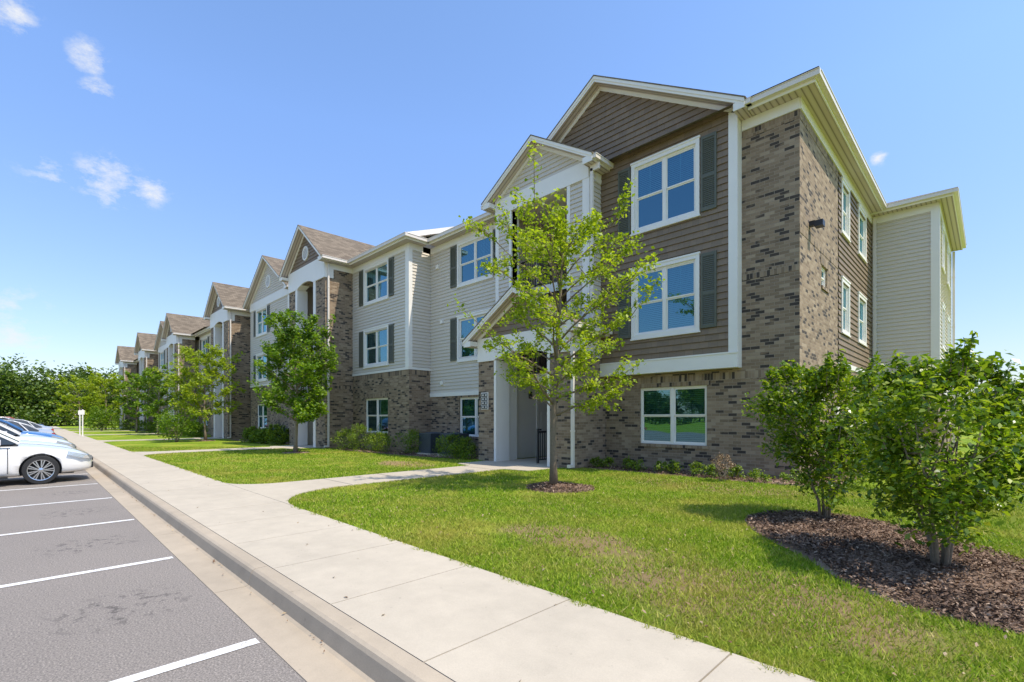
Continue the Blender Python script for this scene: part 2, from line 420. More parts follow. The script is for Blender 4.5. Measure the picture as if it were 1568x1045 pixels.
def gable(xc,half,y0,y1,ze,slope,th=.16,gut=True):
    zp=ze+half*slope
    for s in (-1,1):
        e0=(xc+s*half,y0,ze);p0=(xc,y0,zp);e1=(xc+s*half,y1,ze);p1=(xc,y1,zp)
        up=lambda p,d: (p[0],p[1],p[2]+d)
        T=B('trim')
        T.poly([e0,p0,up(p0,th),up(e0,th)]); T.poly([e0,e1,up(e1,th),up(e0,th)])
        B('soffit').poly([e0,e1,p1,p0],[(e0[1]*1,0),(e1[1],0),(p1[1],4),(p0[1],4)])
        T.poly([(e0[0],y0-.02,ze+th*.45),(xc,y0-.02,zp+th*.45),(xc,y0-.02,zp+th),(e0[0],y0-.02,ze+th)])
        T.poly([(e0[0],y0-.02,ze+th*.45),(xc,y0-.02,zp+th*.45),(xc,y0,zp+th*.45),(e0[0],y0,ze+th*.45)])
        Rm=B('roof'); ex=.035; t0=th+.002; t1=th+.032
        a=(xc+s*(half+ex),y0-ex,ze-ex*slope);b=(xc,y0-ex,zp);c=(xc,y1,zp);d=(xc+s*(half+ex),y1,ze-ex*slope)
        Rm.poly([up(a,t1),up(b,t1),up(c,t1),up(d,t1)]); Rm.poly([up(a,t0),up(b,t0),up(b,t1),up(a,t1)])
        Rm.poly([up(a,t0),up(d,t0),up(d,t1),up(a,t1)]); Rm.poly([up(a,t0),up(b,t0),up(c,t0),up(d,t0)])
        if gut:
            x=xc+s*(half+.003)
            B('cream').box(x,x+s*.11,y0+.03,y1,ze+.02,ze+.123)
            B('cream').box(x,x+s*.125,y0+.03,y1,ze+.125,ze+.145)
def ret(x0,x1,y0,y1,z,h=.14):
    z-=.009
    B('soffit').box(x0+.003,x1-.003,y0+.022,y1,z,z+.02); B('trim').box(x0,x1,y0+.002,y0+.021,z-.01,z+h); B('trim').box(x0,x1,y0+.0222,y1,z+.021,z+h-.002)
def gclip(xc,half,ze,slope,inset=0):
    def f(z):
        h=max(0,half-(max(z,ze)-ze)/slope-inset); return (xc-h,xc+h)
    return f
def rail(x0,x1,y,z):
    K=B('black'); K.box(x0,x1,y-.02,y+.02,z+1.02,z+1.06); K.box(x0,x1,y-.015,y+.015,z+.1,z+.13)
    n=int(abs(x1-x0)/.115)
    for i in range(n+1):
        x=x0+(x1-x0)*i/n; K.box(x-.008,x+.008,y-.008,y+.008,z+.13,z+1.02)
def downspout(x,y,z0,z1):
    C=B('cream'); C.box(x-.045,x+.045,y-.035,y+.035,z0+.08,z1)
    C.box(x-.046,x+.046,y-.2,y+.036,z0,z0+.08)
    for z in np.arange(z0+1,z1,2.2): C.box(x-.055,x+.055,y-.045,y+.045,z,z+.05)
def vent(xc,w,z,r=.33):
    T=B('trim'); n=28
    for i in range(n):
        a=2*math.pi*i/n;b=2*math.pi*(i+1)/n
        P=lambda t,rr,nn: w.P(xc+rr*math.cos(t),z+rr*math.sin(t),nn)
        T.poly([P(a,r,.06),P(b,r,.06),P(b,r*.78,.06),P(a,r*.78,.06)])
        T.poly([P(a,r,0),P(b,r,0),P(b,r,.06),P(a,r,.06)]); T.poly([P(a,r*.78,.06),P(b,r*.78,.06),P(b,r*.78,.033),P(a,r*.78,.033)])
    k=8
    for i in range(k):
        zz=-r*.75+i*r*1.5/k; h=math.sqrt(max(0,(r*.78)**2-zz*zz))
        T.poly([w.P(xc-h,z+zz,.055),w.P(xc+h,z+zz,.055),w.P(xc+h,z+zz+.07,.034),w.P(xc-h,z+zz+.07,.034)])
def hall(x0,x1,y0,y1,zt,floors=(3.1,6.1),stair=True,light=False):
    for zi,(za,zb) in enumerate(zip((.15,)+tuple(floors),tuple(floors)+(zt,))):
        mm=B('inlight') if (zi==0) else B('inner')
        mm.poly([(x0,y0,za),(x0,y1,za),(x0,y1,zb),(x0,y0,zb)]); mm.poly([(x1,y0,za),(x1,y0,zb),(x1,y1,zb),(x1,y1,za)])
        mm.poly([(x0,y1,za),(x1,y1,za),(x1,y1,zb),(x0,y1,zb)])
        for xx,s in ((x0,1),(x1,-1)):
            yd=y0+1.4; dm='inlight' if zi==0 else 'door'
            B(dm).box(xx,xx+s*.03,yd,yd+.92,za+.02,za+2.08)
            T=B('trim'); T.box(xx,xx+s*.045,yd-.09,yd,za,za+2.17); T.box(xx,xx+s*.045,yd+.92,yd+1.01,za,za+2.17); T.box(xx,xx+s*.045,yd,yd+.92,za+2.08,za+2.17)
            for q in (.5,1.3): B(dm).box(xx+s*.03,xx+s*.04,yd+.15,yd+.77,za+q-.3,za+q+.35)
            B('black').box(xx+s*.03,xx+s*.09,yd+.06,yd+.11,za+.98,za+1.03)
    for f in floors:
        B('inner').box(x0,x1,y0+.45,y1,f-.25,f); rail(x0,x1,y0+.5,f); B('trim').box(x0,x1,y0+.42,y0+.449,f-.27,f+.02)
    B('inlight').poly([(x0,y0,zt),(x1,y0,zt),(x1,y1,zt),(x0,y1,zt)])
    for z in (2.3,5.3,8.0): B('black').box(x0,x0+.09,y0+.9,y0+1.0,z,z+.25)
    if stair:
        st=B('inlight'); n=16; xa=(x0+x1)/2+.35; xb=x1-.05; ys=y0+.1
        for i in range(n):
            st.box(xa,xb,ys+i*.27,ys+(i+1)*.27+.02,.15+i*.18,.15+(i+1)*.18)
        K=B('black')
        for i in range(n*2):
            y=ys+.05+i*.135; zb=.15+i*.09+.09; K.box(xa-.036,xa-.012,y-.012,y+.012,zb,zb+.95)
        for dz in (.95,.15):
            h=.055
            K.poly([(xa-.05,ys,.2+dz),(xa-.05,ys+n*.27,.2+n*.18+dz),(xa-.05,ys+n*.27,.2+h+n*.18+dz),(xa-.05,ys,.2+h+dz)])
            K.poly([(xa,ys,.2+dz),(xa,ys+n*.27,.2+n*.18+dz),(xa,ys+n*.27,.2+h+n*.18+dz),(xa,ys,.2+h+dz)])
            K.poly([(xa-.05,ys,.2+h+dz),(xa,ys,.2+h+dz),(xa,ys+n*.27,.2+h+n*.18+dz),(xa-.05,ys+n*.27,.2+h+n*.18+dz)])
        K.box(xa-.06,xa+.0,ys-.06,ys,.15,1.25)
        K.box(xa-.05,xa-.0,ys-.7,ys-.06,1.12,1.18); K.box(xa-.06,xa,ys-.76,ys-.7,.15,1.25); K.box(xa-.045,xa-.005,ys-.7,ys-.06,.25,.29)
        for i in range(6): y=ys-.62+i*.1; K.box(xa-.036,xa-.012,y-.012,y+.012,.29,1.12)

# ================================================================== APARTMENT BUILDING
bld=empty('apartment_building')
F=W('F',12.55); S=W('R',-3.12)
g1=(-7.24,-5.28,.86,2.46)
panel('brick',F,-8.6,-3.12,0,2.84,[g1]); window(F,g1,brick=True,blind=1)
panel('brick',F,-4.5,-3.12,2.84,8.76)
wbox(B('soldier'),F,-4.38,-3.135,5.02,5.22,-.02,.008)
wbox(B('soldier'),F,-4.38,-3.135,8.53,8.73,-.02,.008)
wbox(B('soldier'),F,-8.4,-3.135,2.56,2.76,-.02,.006)
eave(F,-4.12,-3.12,.4,ce=True)
wbox(B('trim'),F,-4.39,-4.12,8.74,8.996,-.02,.035)
sm=(14.57,15.2,5.05,5.6); sm2=(14.57,15.2,2.05,2.6)
panel('brick',S,12.55,16.47,0,8.76,[sm,sm2]); window(S,sm,brick=True,units=1,blind=1); window(S,sm2,brick=True,units=1,blind=1)
wbox(B('soldier'),S,12.56,16.46,8.53,8.73,-.02,.008); wbox(B('soldier'),S,12.56,16.46,5.9,6.1,-.02,.008)
panel('brick',S,16.47,22,0,3.2)
so=[(16.8,17.9,4.12,5.72),(19.3,20.7,4.12,5.72),(16.8,17.9,7.05,8.62),(19.3,20.7,7.05,8.62)]
siding('shake',S,16.47,22,3.2,8.76,[inner(o,.1) for o in so],course=.17)
for o in so: window(S,o,units=1)
wbox(B('trim'),S,16.47,22,3.1,3.25,-.02,.035)
eave(S,12.55,21.48,.4,bs=True)
wbox(B('trim'),S,21.48,21.96,8.74,8.996,-.02,.035)
B('black').box(-3.12,-3.0,13.35,13.47,6.25,6.37); B('black').box(-3.0,-2.82,13.3,13.52,6.2,6.34)
B('cream').box(-3.12,-2.98,15.6,16.0,1.1,1.9); B('cream').box(-3.08,-3.02,15.78,15.83,.2,1.1)
def rakeboard(w,xc,half,ze,slope,wd=.12,n=.036):
    for s in (-1,1):
        T=B('trim')
        T.poly([w.P(xc+s*half,ze,n),w.P(xc,ze+half*slope,n),w.P(xc,ze+half*slope-wd,n),w.P(xc+s*(half),ze-wd,n)])
        T.poly([w.P(xc,ze+half*slope-wd,n),w.P(xc+s*half,ze-wd,n),w.P(xc+s*half,ze-wd,0),w.P(xc,ze+half*slope-wd,0)])
# ---- bay
Bw=W('F',12.3); zb_=9.03+.27*.62
b3=(-7.35,-5.35,6.88,8.88); b2=(-7.35,-5.35,3.86,5.86)
siding('shake',Bw,-8.6,-4.62,3.2,9.19,[inner(b3,.1),inner(b2,.1)],course=.17)
siding('shake',Bw,0,0,9.19,11.69,clip=gclip(-8.43,4.03,zb_,.62),course=.17)
window(Bw,b3,shut=True,blind=.5); window(Bw,b2,shut=True,blind=1)
wbox(B('trim'),Bw,-4.62,-4.4,3.2,9.19,-.25,.036)
wbox(B('trim'),Bw,-8.45,-4.4,2.85,3.199,-.25,.04)
wbox(B('trim'),Bw,-8.45,-4.39,3.2,3.24,-.01,.055)
gable(-8.43,4.30,11.95,18.4,9.03,.62)
ret(-4.39,-4.135,11.95,12.54,9.0,.17)
rakeboard(Bw,-8.43,4.03,zb_,.62,.12)
# ---- stair tower 0
TX0,TX1=-12.45,-8.43; xc=-10.44
Tf=W('F',11.7); O0,O1=-11.66,-9.24
for a,b in ((TX0,O0),(O1,TX1)):
    siding('sidl',Tf,a,b,4.0,8.72)
wbox(B('trim'),Tf,O0-.12,O0,4.0,8.72,-.35,.038); wbox(B('trim'),Tf,O1,O1+.12,4.0,8.72,-.35,.038)
wbox(B('trim'),Tf,TX0-.0,TX0+.16,4.0,8.72,-.05,.038); wbox(B('trim'),Tf,TX1-.22,TX1+.038,4.0,8.72,-.05,.038)
wbox(B('trim'),W('R',TX1),11.751,11.86,4.0,8.72,-.01,.036)
wbox(B('trim'),Tf,TX0-.01,TX1+.01,8.722,9.25,-.3,.05)
siding('sidl',W('R',TX1),11.86,12.3,3.4,9.0); siding('sidl',W('L',TX0),-12.45,-11.7,3.4,9.0)
wbox(B('trim'),W('R',TX1),12.002,12.29,8.722,9.0,-.01,.035)
siding('sidl',Tf,0,0,9.25,10.49,clip=gclip(xc,2.01,9.247,.62))
rakeboard(Tf,xc,2.01,9.247,.62,.11,.052)
gable(xc,2.36,11.35,15.5,9.03,.62)
ret(TX1+.012,TX1+.345,11.35,12.29,9.0,.17); ret(TX0-.345,TX0-.012,11.35,12.39,9.0,.17)
hall(-11.95,-8.95,11.95,17,8.85)
B('sidl').box(-11.95,O0-.0,11.72,11.95,4,8.8); B('sidl').box(O1,-8.95,11.72,11.95,4,8.8)
# ---- lower portico
Pf=W('F',10.87)
panel('brick',Pf,TX0,O0,0,3.5); panel('brick',Pf,O1,TX1,0,3.5)
for a in (O0,O1):
    B('brick').poly([(a,10.87,0),(a,11.5,0),(a,11.5,3.5),(a,10.87,3.5)])
panel('brick',W('R',TX1),10.87,12.55,0,3.5); panel('brick',W('L',TX0),-12.4,-10.87,0,3.5)
wbox(B('trim'),Pf,O0+.001,O0+.1,.15,3.498,-.6,.02); wbox(B('trim'),Pf,O1-.1,O1-.001,.15,3.498,-.6,.02)
def archbeam(w,u0,u1,o0,o1,z0,zc,z1,n0,n1,mat='trim'):
    T=B(mat); wbox(T,w,u0,o0,z0,z1,n0,n1); wbox(T,w,o1,u1,z0,z1,n0,n1)
    k=20; f=lambda t: z0+(zc-z0)*math.sin(math.pi*t)**.8
    for i in range(k):
        a,b=i/k,(i+1)/k; ua=o0+(o1-o0)*a; ub=o0+(o1-o0)*b; za,zb=f(a),f(b)
        T.poly([w.P(ua,za,n1),w.P(ub,zb,n1),w.P(ub,z1,n1),w.P(ua,z1,n1)])
        T.poly([w.P(ua,za,n0),w.P(ub,zb,n0),w.P(ub,z1,n0),w.P(ua,z1,n0)])
        T.poly([w.P(ua,za,n0),w.P(ub,zb,n0),w.P(ub,zb,n1),w.P(ua,za,n1)])
archbeam(Pf,TX0-.015,TX1+.015,O0,O1,3.5,3.72,4.28,-.3,.04)
wbox(B('trim'),W('R',TX1),11.171,12.28,3.5,4.02,-.3,.012); wbox(B('trim'),W('L',TX0),-12.38,-11.171,3.5,4.02,-.3,.012)
siding('shake',Pf,0,0,4.28,5.48,clip=gclip(xc,2.01,4.28,.6),course=.17)
rakeboard(Pf,xc,2.01,4.282,.6,.1,.043)
gable(xc,2.38,10.5,12.2,4.06,.6)
ret(TX1+.018,TX1+.365,10.5,12.25,4.03,.17); ret(TX0-.365,TX0-.018,10.5,12.3,4.03,.17)
B('inlight').box(TX0+.02,TX1-.02,11.18,11.69,3.95,3.99)
B('inlight').box(-11.96,-11.661,11.502,11.949,.15,3.9); B('inlight').box(-9.239,-8.94,11.502,11.949,.15,3.9)
downspout(TX1+.16,11.62,4.35,8.9); B('cream').box(TX1+.12,TX1+.42,11.585,11.655,8.82,9.0)
downspout(TX1+.1,10.78,.2,3.98)
downspout(-3.0,21.85,.2,8.95); downspout(-12.6,12.33,.2,8.95)
# ---- recess
Rw=W('F',12.4); r3=(-15.5,-13.35,6.95,8.72); r2=(-15.5,-13.35,3.9,5.72); r1=(-15.4,-13.45,.85,2.42)
panel('brick',Rw,-17.4,-12.45,0,2.5,[r1]); window(Rw,r1,brick=True)
wbox(B('trim'),Rw,-17.4,-12.45,2.5,2.66,-.02,.04)
siding('sidl',Rw,-17.4,-12.45,2.66,8.76,[inner(r3,.1),inner(r2,.1)])
window(Rw,r3,shut=True,blind=.5); window(Rw,r2,shut=True,blind=1)
eave(Rw,-16.98,-12.8,.4); wbox(B('trim'),Rw,-17.36,-16.98,8.74,8.996,-.02,.035)
for (u,z) in ((-16.6,5.6),(-16.6,3.0),(-16.9,8.0)): wbox(B('trim'),Rw,u,u+.16,z,z+.16,0,.09)
def plain_section(x0,x1,Y,wins,right_ret=None,zb=3.65):
    w=W('F',Y); ops3=[(a,b,6.95,8.70) for a,b in wins]; ops2=[(a,b,3.98,5.76) for a,b in wins]; ops1=[(a+.1,b-.1,.9,2.5) for a,b in wins]
    panel('brick',w,x0,x1,0,zb,ops1)
    wbox(B('soldier'),w,x0+.01,x1-.012,zb-.21,zb-.005,-.02,.01)
    siding('sidl',w,x0,x1,zb,8.76,[inner(o,.1) for o in ops3+ops2])
    wbox(B('trim'),w,x0,x1,zb,zb+.1,-.02,.037)
    for o in ops3+ops2: window(w,o,shut=True)
    for o in ops1: window(w,o,brick=True)
    if right_ret:
        r=W('R',x1); panel('brick',r,Y,right_ret,0,zb); siding('sidl',r,Y,right_ret,zb,8.76)
        wbox(B('trim'),r,Y+.001,right_ret,zb,zb+.1,-.02,.035)
        wbox(B('soldier'),r,Y+.012,right_ret,zb-.21,zb-.005,-.02,.01)
        wbox(B('trim'),w,x1-.24,x1+.04,zb+.1,8.738,-.01,.04); wbox(B('trim'),r,Y+.011,Y+.14,zb+.1,8.738,-.01,.039)
        if Y>11: eave(r,Y,right_ret-.42,.4,bs=True)
plain_section(-22.4,-17.4,11.3,[(-21.25,-19.0)],12.4)
eave(W('F',11.3),-22.0,-17.4,.4,ce=True)
wbox(B('trim'),W('F',11.3),-22.38,-22.0,8.74,8.996,-.02,.035)
# ---- brick towers
def tower(xc,Y,wy,half=2.25):
    x0,x1=xc-half,xc+half; w=W('F',Y); o0,o1=xc-1.15,xc+1.05
    panel('brick',w,x0,x1,0,8.45,[(o0,o1,0,8.45)],.5)
    r=W('R',x1); l=W('L',x0)
    panel('brick',r,Y,wy,0,8.76); panel('brick',l,-wy,-Y,0,8.76)
    for z in (2.95,5.95): wbox(B('soldier'),r,Y+.01,wy-.01,z,z+.2,-.02,.01)
    T=B('trim')
    wbox(T,w,o0-.16,o0+.1,.15,8.298,-.5,.035); wbox(T,w,o1-.1,o1+.16,.15,8.298,-.5,.035)
    zg=9.02+.38*.8
    archbeam(w,x0-.012,x1+.012,o0+.1,o1-.1,8.3,8.5,zg,-.4,.05)
    wbox(T,r,Y+.402,wy,8.74,9.0,-.01,.011); wbox(T,l,-wy,-Y-.402,8.74,9.0,-.01,.011)
    siding('shake',w,0,0,zg,zg+half*.8-.01,clip=gclip(xc,half,zg,.8),course=.17)
    rakeboard(w,xc,half,zg+.002,.8,.12,.053); vent(xc,w,9.95,.36)
    gable(xc,half+.38,Y-.38,wy+3.4,9.02,.8)
    ret(x1+.014,x1+.365,Y-.38,wy-.01,9.0,.16); ret(x0-.365,x0-.014,Y-.38,wy-.01,9.0,.16)
    hall(xc-1.6,xc+1.5,Y+.5,Y+5,8.9,stair=False)
    downspout(x1+.07,Y+.12,.2,8.95)
xs=[-24.65-14.7*k for k in range(5)]
dy=lambda k:-.3*k
for k,xk in enumerate(xs):
    Y=9.9+dy(k); wy=11.3+dy(k)
    tower(xk,Y,wy)
    if k<4:
        a=xs[k+1]+2.25; b=xk-2.25
        if k%2==0:
            c=(a+b)/2-.2; h=3.5
            plain_section(a,c-h,wy,[]); plain_section(c+h,b,wy,[])
            plain_section(c-h,c+h,wy-.7,[(c-2.3,c-.2)],wy)
            zg=9.02+.36*.66
            l=W('L',c-h); siding('sidl',l,-wy,-(wy-.7),3.65,9)
            w=W('F',wy-.7); siding('sidl',w,0,0,zg,zg+h*.66-.01,clip=gclip(c,h,zg,.66)); rakeboard(w,c,h,zg+.002,.66,.12,.053); vent(c,w,10.2,.4)
            wbox(B('trim'),w,c-h-.01,c+h+.01,8.76,zg,-.05,.05)
            gable(c,h+.36,wy-1.06,wy+5,9.02,.66)
            ret(c+h+.012,c+h+.345,wy-1.06,wy-.01,9.0,.16)
            eave(W('F',wy),a+.4,c-h-.4,.4); eave(W('F',wy),c+h+.4,b-.4,.4)
        else:
            plain_section(a,b,wy,[(a+1.1,a+3.2),(b-3.6,b-1.5)]); eave(W('F',wy),a+.4,b-.4,.4)
    x1r=-17.0 if k==0 else (xs[k-1]+xk)/2
    x0r=(xs[k]+xs[k+1])/2 if k<4 else xk-4.5
    ye=wy-.42; yr=17.3; zr=9.2+.375*(yr-ye)
    B('roof').poly([(x0r,ye,9.2),(x1r,ye,9.2),(x1r,yr,zr),(x0r,yr,zr)])
    B('roof').poly([(x0r,yr,zr),(x1r,yr,zr),(x1r,24,9.2),(x0r,24,9.2)])
    if k==0:
        T=B('trim')
        T.poly([(x1r+.002,ye,9.0),(x1r+.002,yr,zr-.2),(x1r+.002,yr,zr+.02),(x1r+.002,ye,9.22)])
        T.poly([(x1r-.4,ye,9.0),(x1r-.4,yr,zr-.2),(x1r+.002,yr,zr-.2),(x1r+.002,ye,9.0)])
        B('sidl').poly([(x1r-.39,ye+.4,9.0),(x1r-.39,24,9.0),(x1r-.39,yr,zr-.1)])
plain_section(xs[4]-4.2,xs[4]-2.25,11.3+dy(4),[])
panel('sidl',W('L',xs[4]-4.2),-24,-(11.3+dy(4)),0,9.1)
panel('sidl',W('B',23.6),3.12,87.5,0,9.1)
def hip(x0,x1,y0,y1,z,s,hx0,hx1):
    half=(y1-y0)/2; zr=z+half*s; ym=(y0+y1)/2; a=x0+(half if hx0 else 0); b=x1-(half if hx1 else 0)
    Rm=B('roof')
    Rm.poly([(x0,y0,z),(x1,y0,z),(b,ym,zr),(a,ym,zr)]); Rm.poly([(x1,y1,z),(x0,y1,z),(a,ym,zr),(b,ym,zr)])
    if hx1: Rm.poly([(x1,y0,z),(x1,y1,z),(b,ym,zr)])
    if hx0: Rm.poly([(x0,y1,z),(x0,y0,z),(a,ym,zr)])
hip(-17,-2.62,12.0,24,9.19,.375,False,True)
hip(-12,-.76,21.52,29.5,9.197,.375,True,True)
# ---- right wing
Wf=W('F',22); Ws=W('R',-1.26)
panel('brick',Wf,-3.12,-1.26,0,2.5); siding('sidl',Wf,-3.12,-1.26,2.5,8.76)
wo=[(23.2,24.3,4.12,5.72),(23.2,24.3,7.05,8.62),(26.2,27.5,4.12,5.72),(26.2,27.5,7.05,8.62)]
panel('brick',Ws,22,29,0,2.5); siding('sidl',Ws,22,29,2.5,8.76,[inner(o,.1) for o in wo])
for o in wo: window(Ws,o,units=1)
wbox(B('trim'),Wf,-1.46,-1.22,2.6,8.738,-.01,.04); wbox(B('trim'),Ws,22.011,22.16,2.6,8.738,-.01,.039); wbox(B('trim'),Ws,28.8,29,2.6,8.738,-.01,.037)
wbox(B('trim'),Wf,-3.12,-1.26,2.5,2.599,-.02,.037); wbox(B('trim'),Ws,22.002,29,2.5,2.599,-.02,.035)
eave(Wf,-3.09,-1.26,.4,ce=True); eave(Ws,22,29,.4,bs=True)
downspout(-1.15,28.9,.2,8.95)
names={'brick':'brick_walls','soldier':'brick_soldier_courses','sidl':'light_siding','shake':'taupe_shake_siding','trim':'white_trim','cream':'gutters_and_downspouts','shutter':'shutters','inner':'stair_hall_walls','inlight':'stair_hall_light_walls','dark':'room_interiors','blind':'window_blinds','black':'railings_and_lamps','door':'doors','roof':'shingle_roof','soffit':'soffits','glass':'window_glass'}
for k,mb in BB.items(): mb.obj(names[k],M[k],bld)

# ================================================================== GROUND
def sheet(name,pts,z,mat,skirt=0):
    mb=MB(); P=[(x,y,z) for x,y in pts]; mb.poly(P)
    if skirt:
        for i in range(len(P)):
            a,b=P[i],P[(i+1)%len(P)]; mb.poly([a,b,(b[0],b[1],z-skirt),(a[0],a[1],z-skirt)])
    return mb.obj(name,mat)
sheet('ground',[(-1500,-1500),(1500,-1500),(1500,1500),(-1500,1500)],-.03,M_grass)
sheet('parking_lot',[(-112,-26),(30,-26),(30,1.2),(-112,1.2)],0.0,M_asph)
sheet('lawn',[(-112,3.04),(40,3.04),(40,90),(-112,90)],.135,M_grass,.2)
mb=MB()
for i in range(-3,33):
    x=-3.72-2.9*i+.0
    mb.poly([(x-.05,-4.3,.005),(x+.05,-4.3,.005),(x+.05,1.15,.005),(x-.05,1.15,.005)])
mb.obj('parking_stripes',M_paint)
mb=MB(); x=-1.13+1.25*12
while x>-112:
    L=1.25 if x>-8.5 else 1.5
    mb.box(x-L+.006,x-.006,1.648,3.05,-.02,.152); x-=L
mb.obj('sidewalk',M_conc,bevel=.008)
sheet('sidewalk_base',[(-112,1.6),(20,1.6),(20,3.03),(-112,3.03)],.125,M_mulch)
mb=MB(); prof=[(1.18,-.05),(1.18,.006),(1.44,.0),(1.465,.012),(1.49,.115),(1.505,.140),(1.53,.152),(1.638,.154),(1.638,-.05)]
x=19
while x>-112:
    a=x-3+.005;b=x-.005
    for i in range(len(prof)-1):
        p,q=prof[i],prof[i+1]; mb.poly([(a,p[0],p[1]),(b,p[0],p[1]),(b,q[0],q[1]),(a,q[0],q[1])])
    for xx in (a,b): mb.poly([(xx,p[0],p[1]) for p in prof])
    x-=3
mb.obj('kerb',M_kerb)
def path(name,xa,xb,y1,slab,rr=1.7):
    pts=[(xb+rr-rr*math.sin(R(t)),3.052+rr*(1-math.cos(R(t)))) for t in range(0,91,10)]
    pts+=[(xb,y1)]+slab+[(xa,y1)]
    pts+=[(xa-.9+.9*math.sin(R(t)),3.052+.9*(1-math.cos(R(t)))) for t in range(90,-1,-10)]
    return sheet(name,pts,.156,M_conc,.05)
path('entry_path',-11.2,-9.75,9.4,[(-9.0,9.6),(-8.9,10.86),(-9.2,10.88),(-9.2,17),(-11.7,17),(-11.7,10.88),(-12.0,10.86),(-12.0,9.6)])
for k,xk in enumerate(xs):
    path('entry_path',xk-.7,xk+.7,8.4+dy(k),[(xk+1.3,8.6+dy(k)),(xk+1.3,9.89+dy(k)),(xk+1.1,12),(xk-1.1,12),(xk-1.3,9.89+dy(k)),(xk-1.3,8.6+dy(k))],1.2)
mb=MB()
for y in (4.9,6.3,7.7,9.1): mb.box(-11.2,-9.75,y,y+.012,.157,.1585)
mb.obj('path_joints',M['dark'])

def inpoly(P,poly):
    x,y=P[:,0],P[:,1]; c=np.zeros(len(P),bool); n=len(poly); j=n-1
    for i in range(n):
        xi,yi=poly[i];xj,yj=poly[j]
        cond=((yi>y)!=(yj>y))&(x<(xj-xi)*(y-yi)/((yj-yi) if yj!=yi else 1e-9)+xi); c^=cond; j=i
    return c
bed=[(-2.42,6.99),(-1.95,6.3),(-1.4,5.76),(-.85,5.0),(-.3,4.68),(.3,4.72),(.8,5.2),(.85,6.0),(.3,6.95),(-.45,7.7),(-1.15,8.4),(-1.8,8.6),(-2.35,8.2),(-2.58,7.5)]
def smoothpoly(p,it=2):
    for _ in range(it):
        q=[]
        for i in range(len(p)):
            a,b=p[i],p[(i+1)%len(p)]; q+=[(a[0]*.75+b[0]*.25,a[1]*.75+b[1]*.25),(a[0]*.25+b[0]*.75,a[1]*.25+b[1]*.75)]
        p=q
    return p
beds=[]
def mulch(name,poly,dens=900,dome=.05,size=.055):
    p=smoothpoly(poly,1); beds.append(p); cx=sum(a for a,_ in p)/len(p); cy=sum(b for _,b in p)/len(p)
    e=empty(name)
    mb=MB(); n=len(p)
    for f0,f1 in ((1,.8),(.8,.4),(.4,0.01)):
        h=lambda f:.139+dome*(1-f**2)
        for i in range(n):
            a,b=p[i],p[(i+1)%n]
            Q=lambda t,f:(cx+(t[0]-cx)*f,cy+(t[1]-cy)*f,h(f))
            mb.poly([Q(a,f0),Q(b,f0),Q(b,f1),Q(a,f1)])
    mb.obj('soil',M_mulch,e)
    pa=np.array(p); lo=pa.min(0);hi=pa.max(0); K=int((hi-lo).prod()*dens)
    pts=rng.uniform(lo,hi,(K,2)); pts=pts[inpoly(pts,p)]+rng.normal(0,.015,(1,2))
    C=np.c_[pts,np.full(len(pts),.165)+rng.uniform(-.02,.02,len(pts))]
    d=np.maximum(np.abs(C[:,0]-cx)/(hi[0]-lo[0])*2,np.abs(C[:,1]-cy)/(hi[1]-lo[1])*2); C[:,2]+=dome*(1-np.clip(d,0,1)**2)-.01
    np_mesh('chips',leaves(C,size,.35,1.3,.7),4,M_mulch,e)
mulch('mulch_bed',bed,3000,.05,.04)
circ=lambda x,y,r:[(x+r*(1+.08*math.sin(3*a))*math.cos(a),y+r*(1+.07*math.cos(2*a))*math.sin(a)) for a in [i*math.pi/7 for i in range(14)]]
mulch('mulch_bed',circ(-6.35,7.75,.72),1800,.05,.045)
for x in (-20.6,-35.2,-49.5,-59.4): mulch('mulch_bed',circ(x,7.83,.6),150,.04)
mulch('mulch_bed',[(-8.9,11.3),(-6,11.5),(-3.6,11.5),(-2.4,11.7),(-2.2,14),(-2.3,21),(-3.1,21),(-3.11,12.56),(-8.4,12.56),(-8.42,11.5)],350,.02)
mulch('mulch_bed',[(-22.3,9.9),(-17,10.0),(-12.8,10.7),(-12.5,12.3),(-17.3,12.4),(-22.3,11.25)],200,.02)
mulch('mulch_bed',[(-36.7,9.2),(-27.2,9.4),(-27.2,11),(-36.7,10.4)],60,.02)

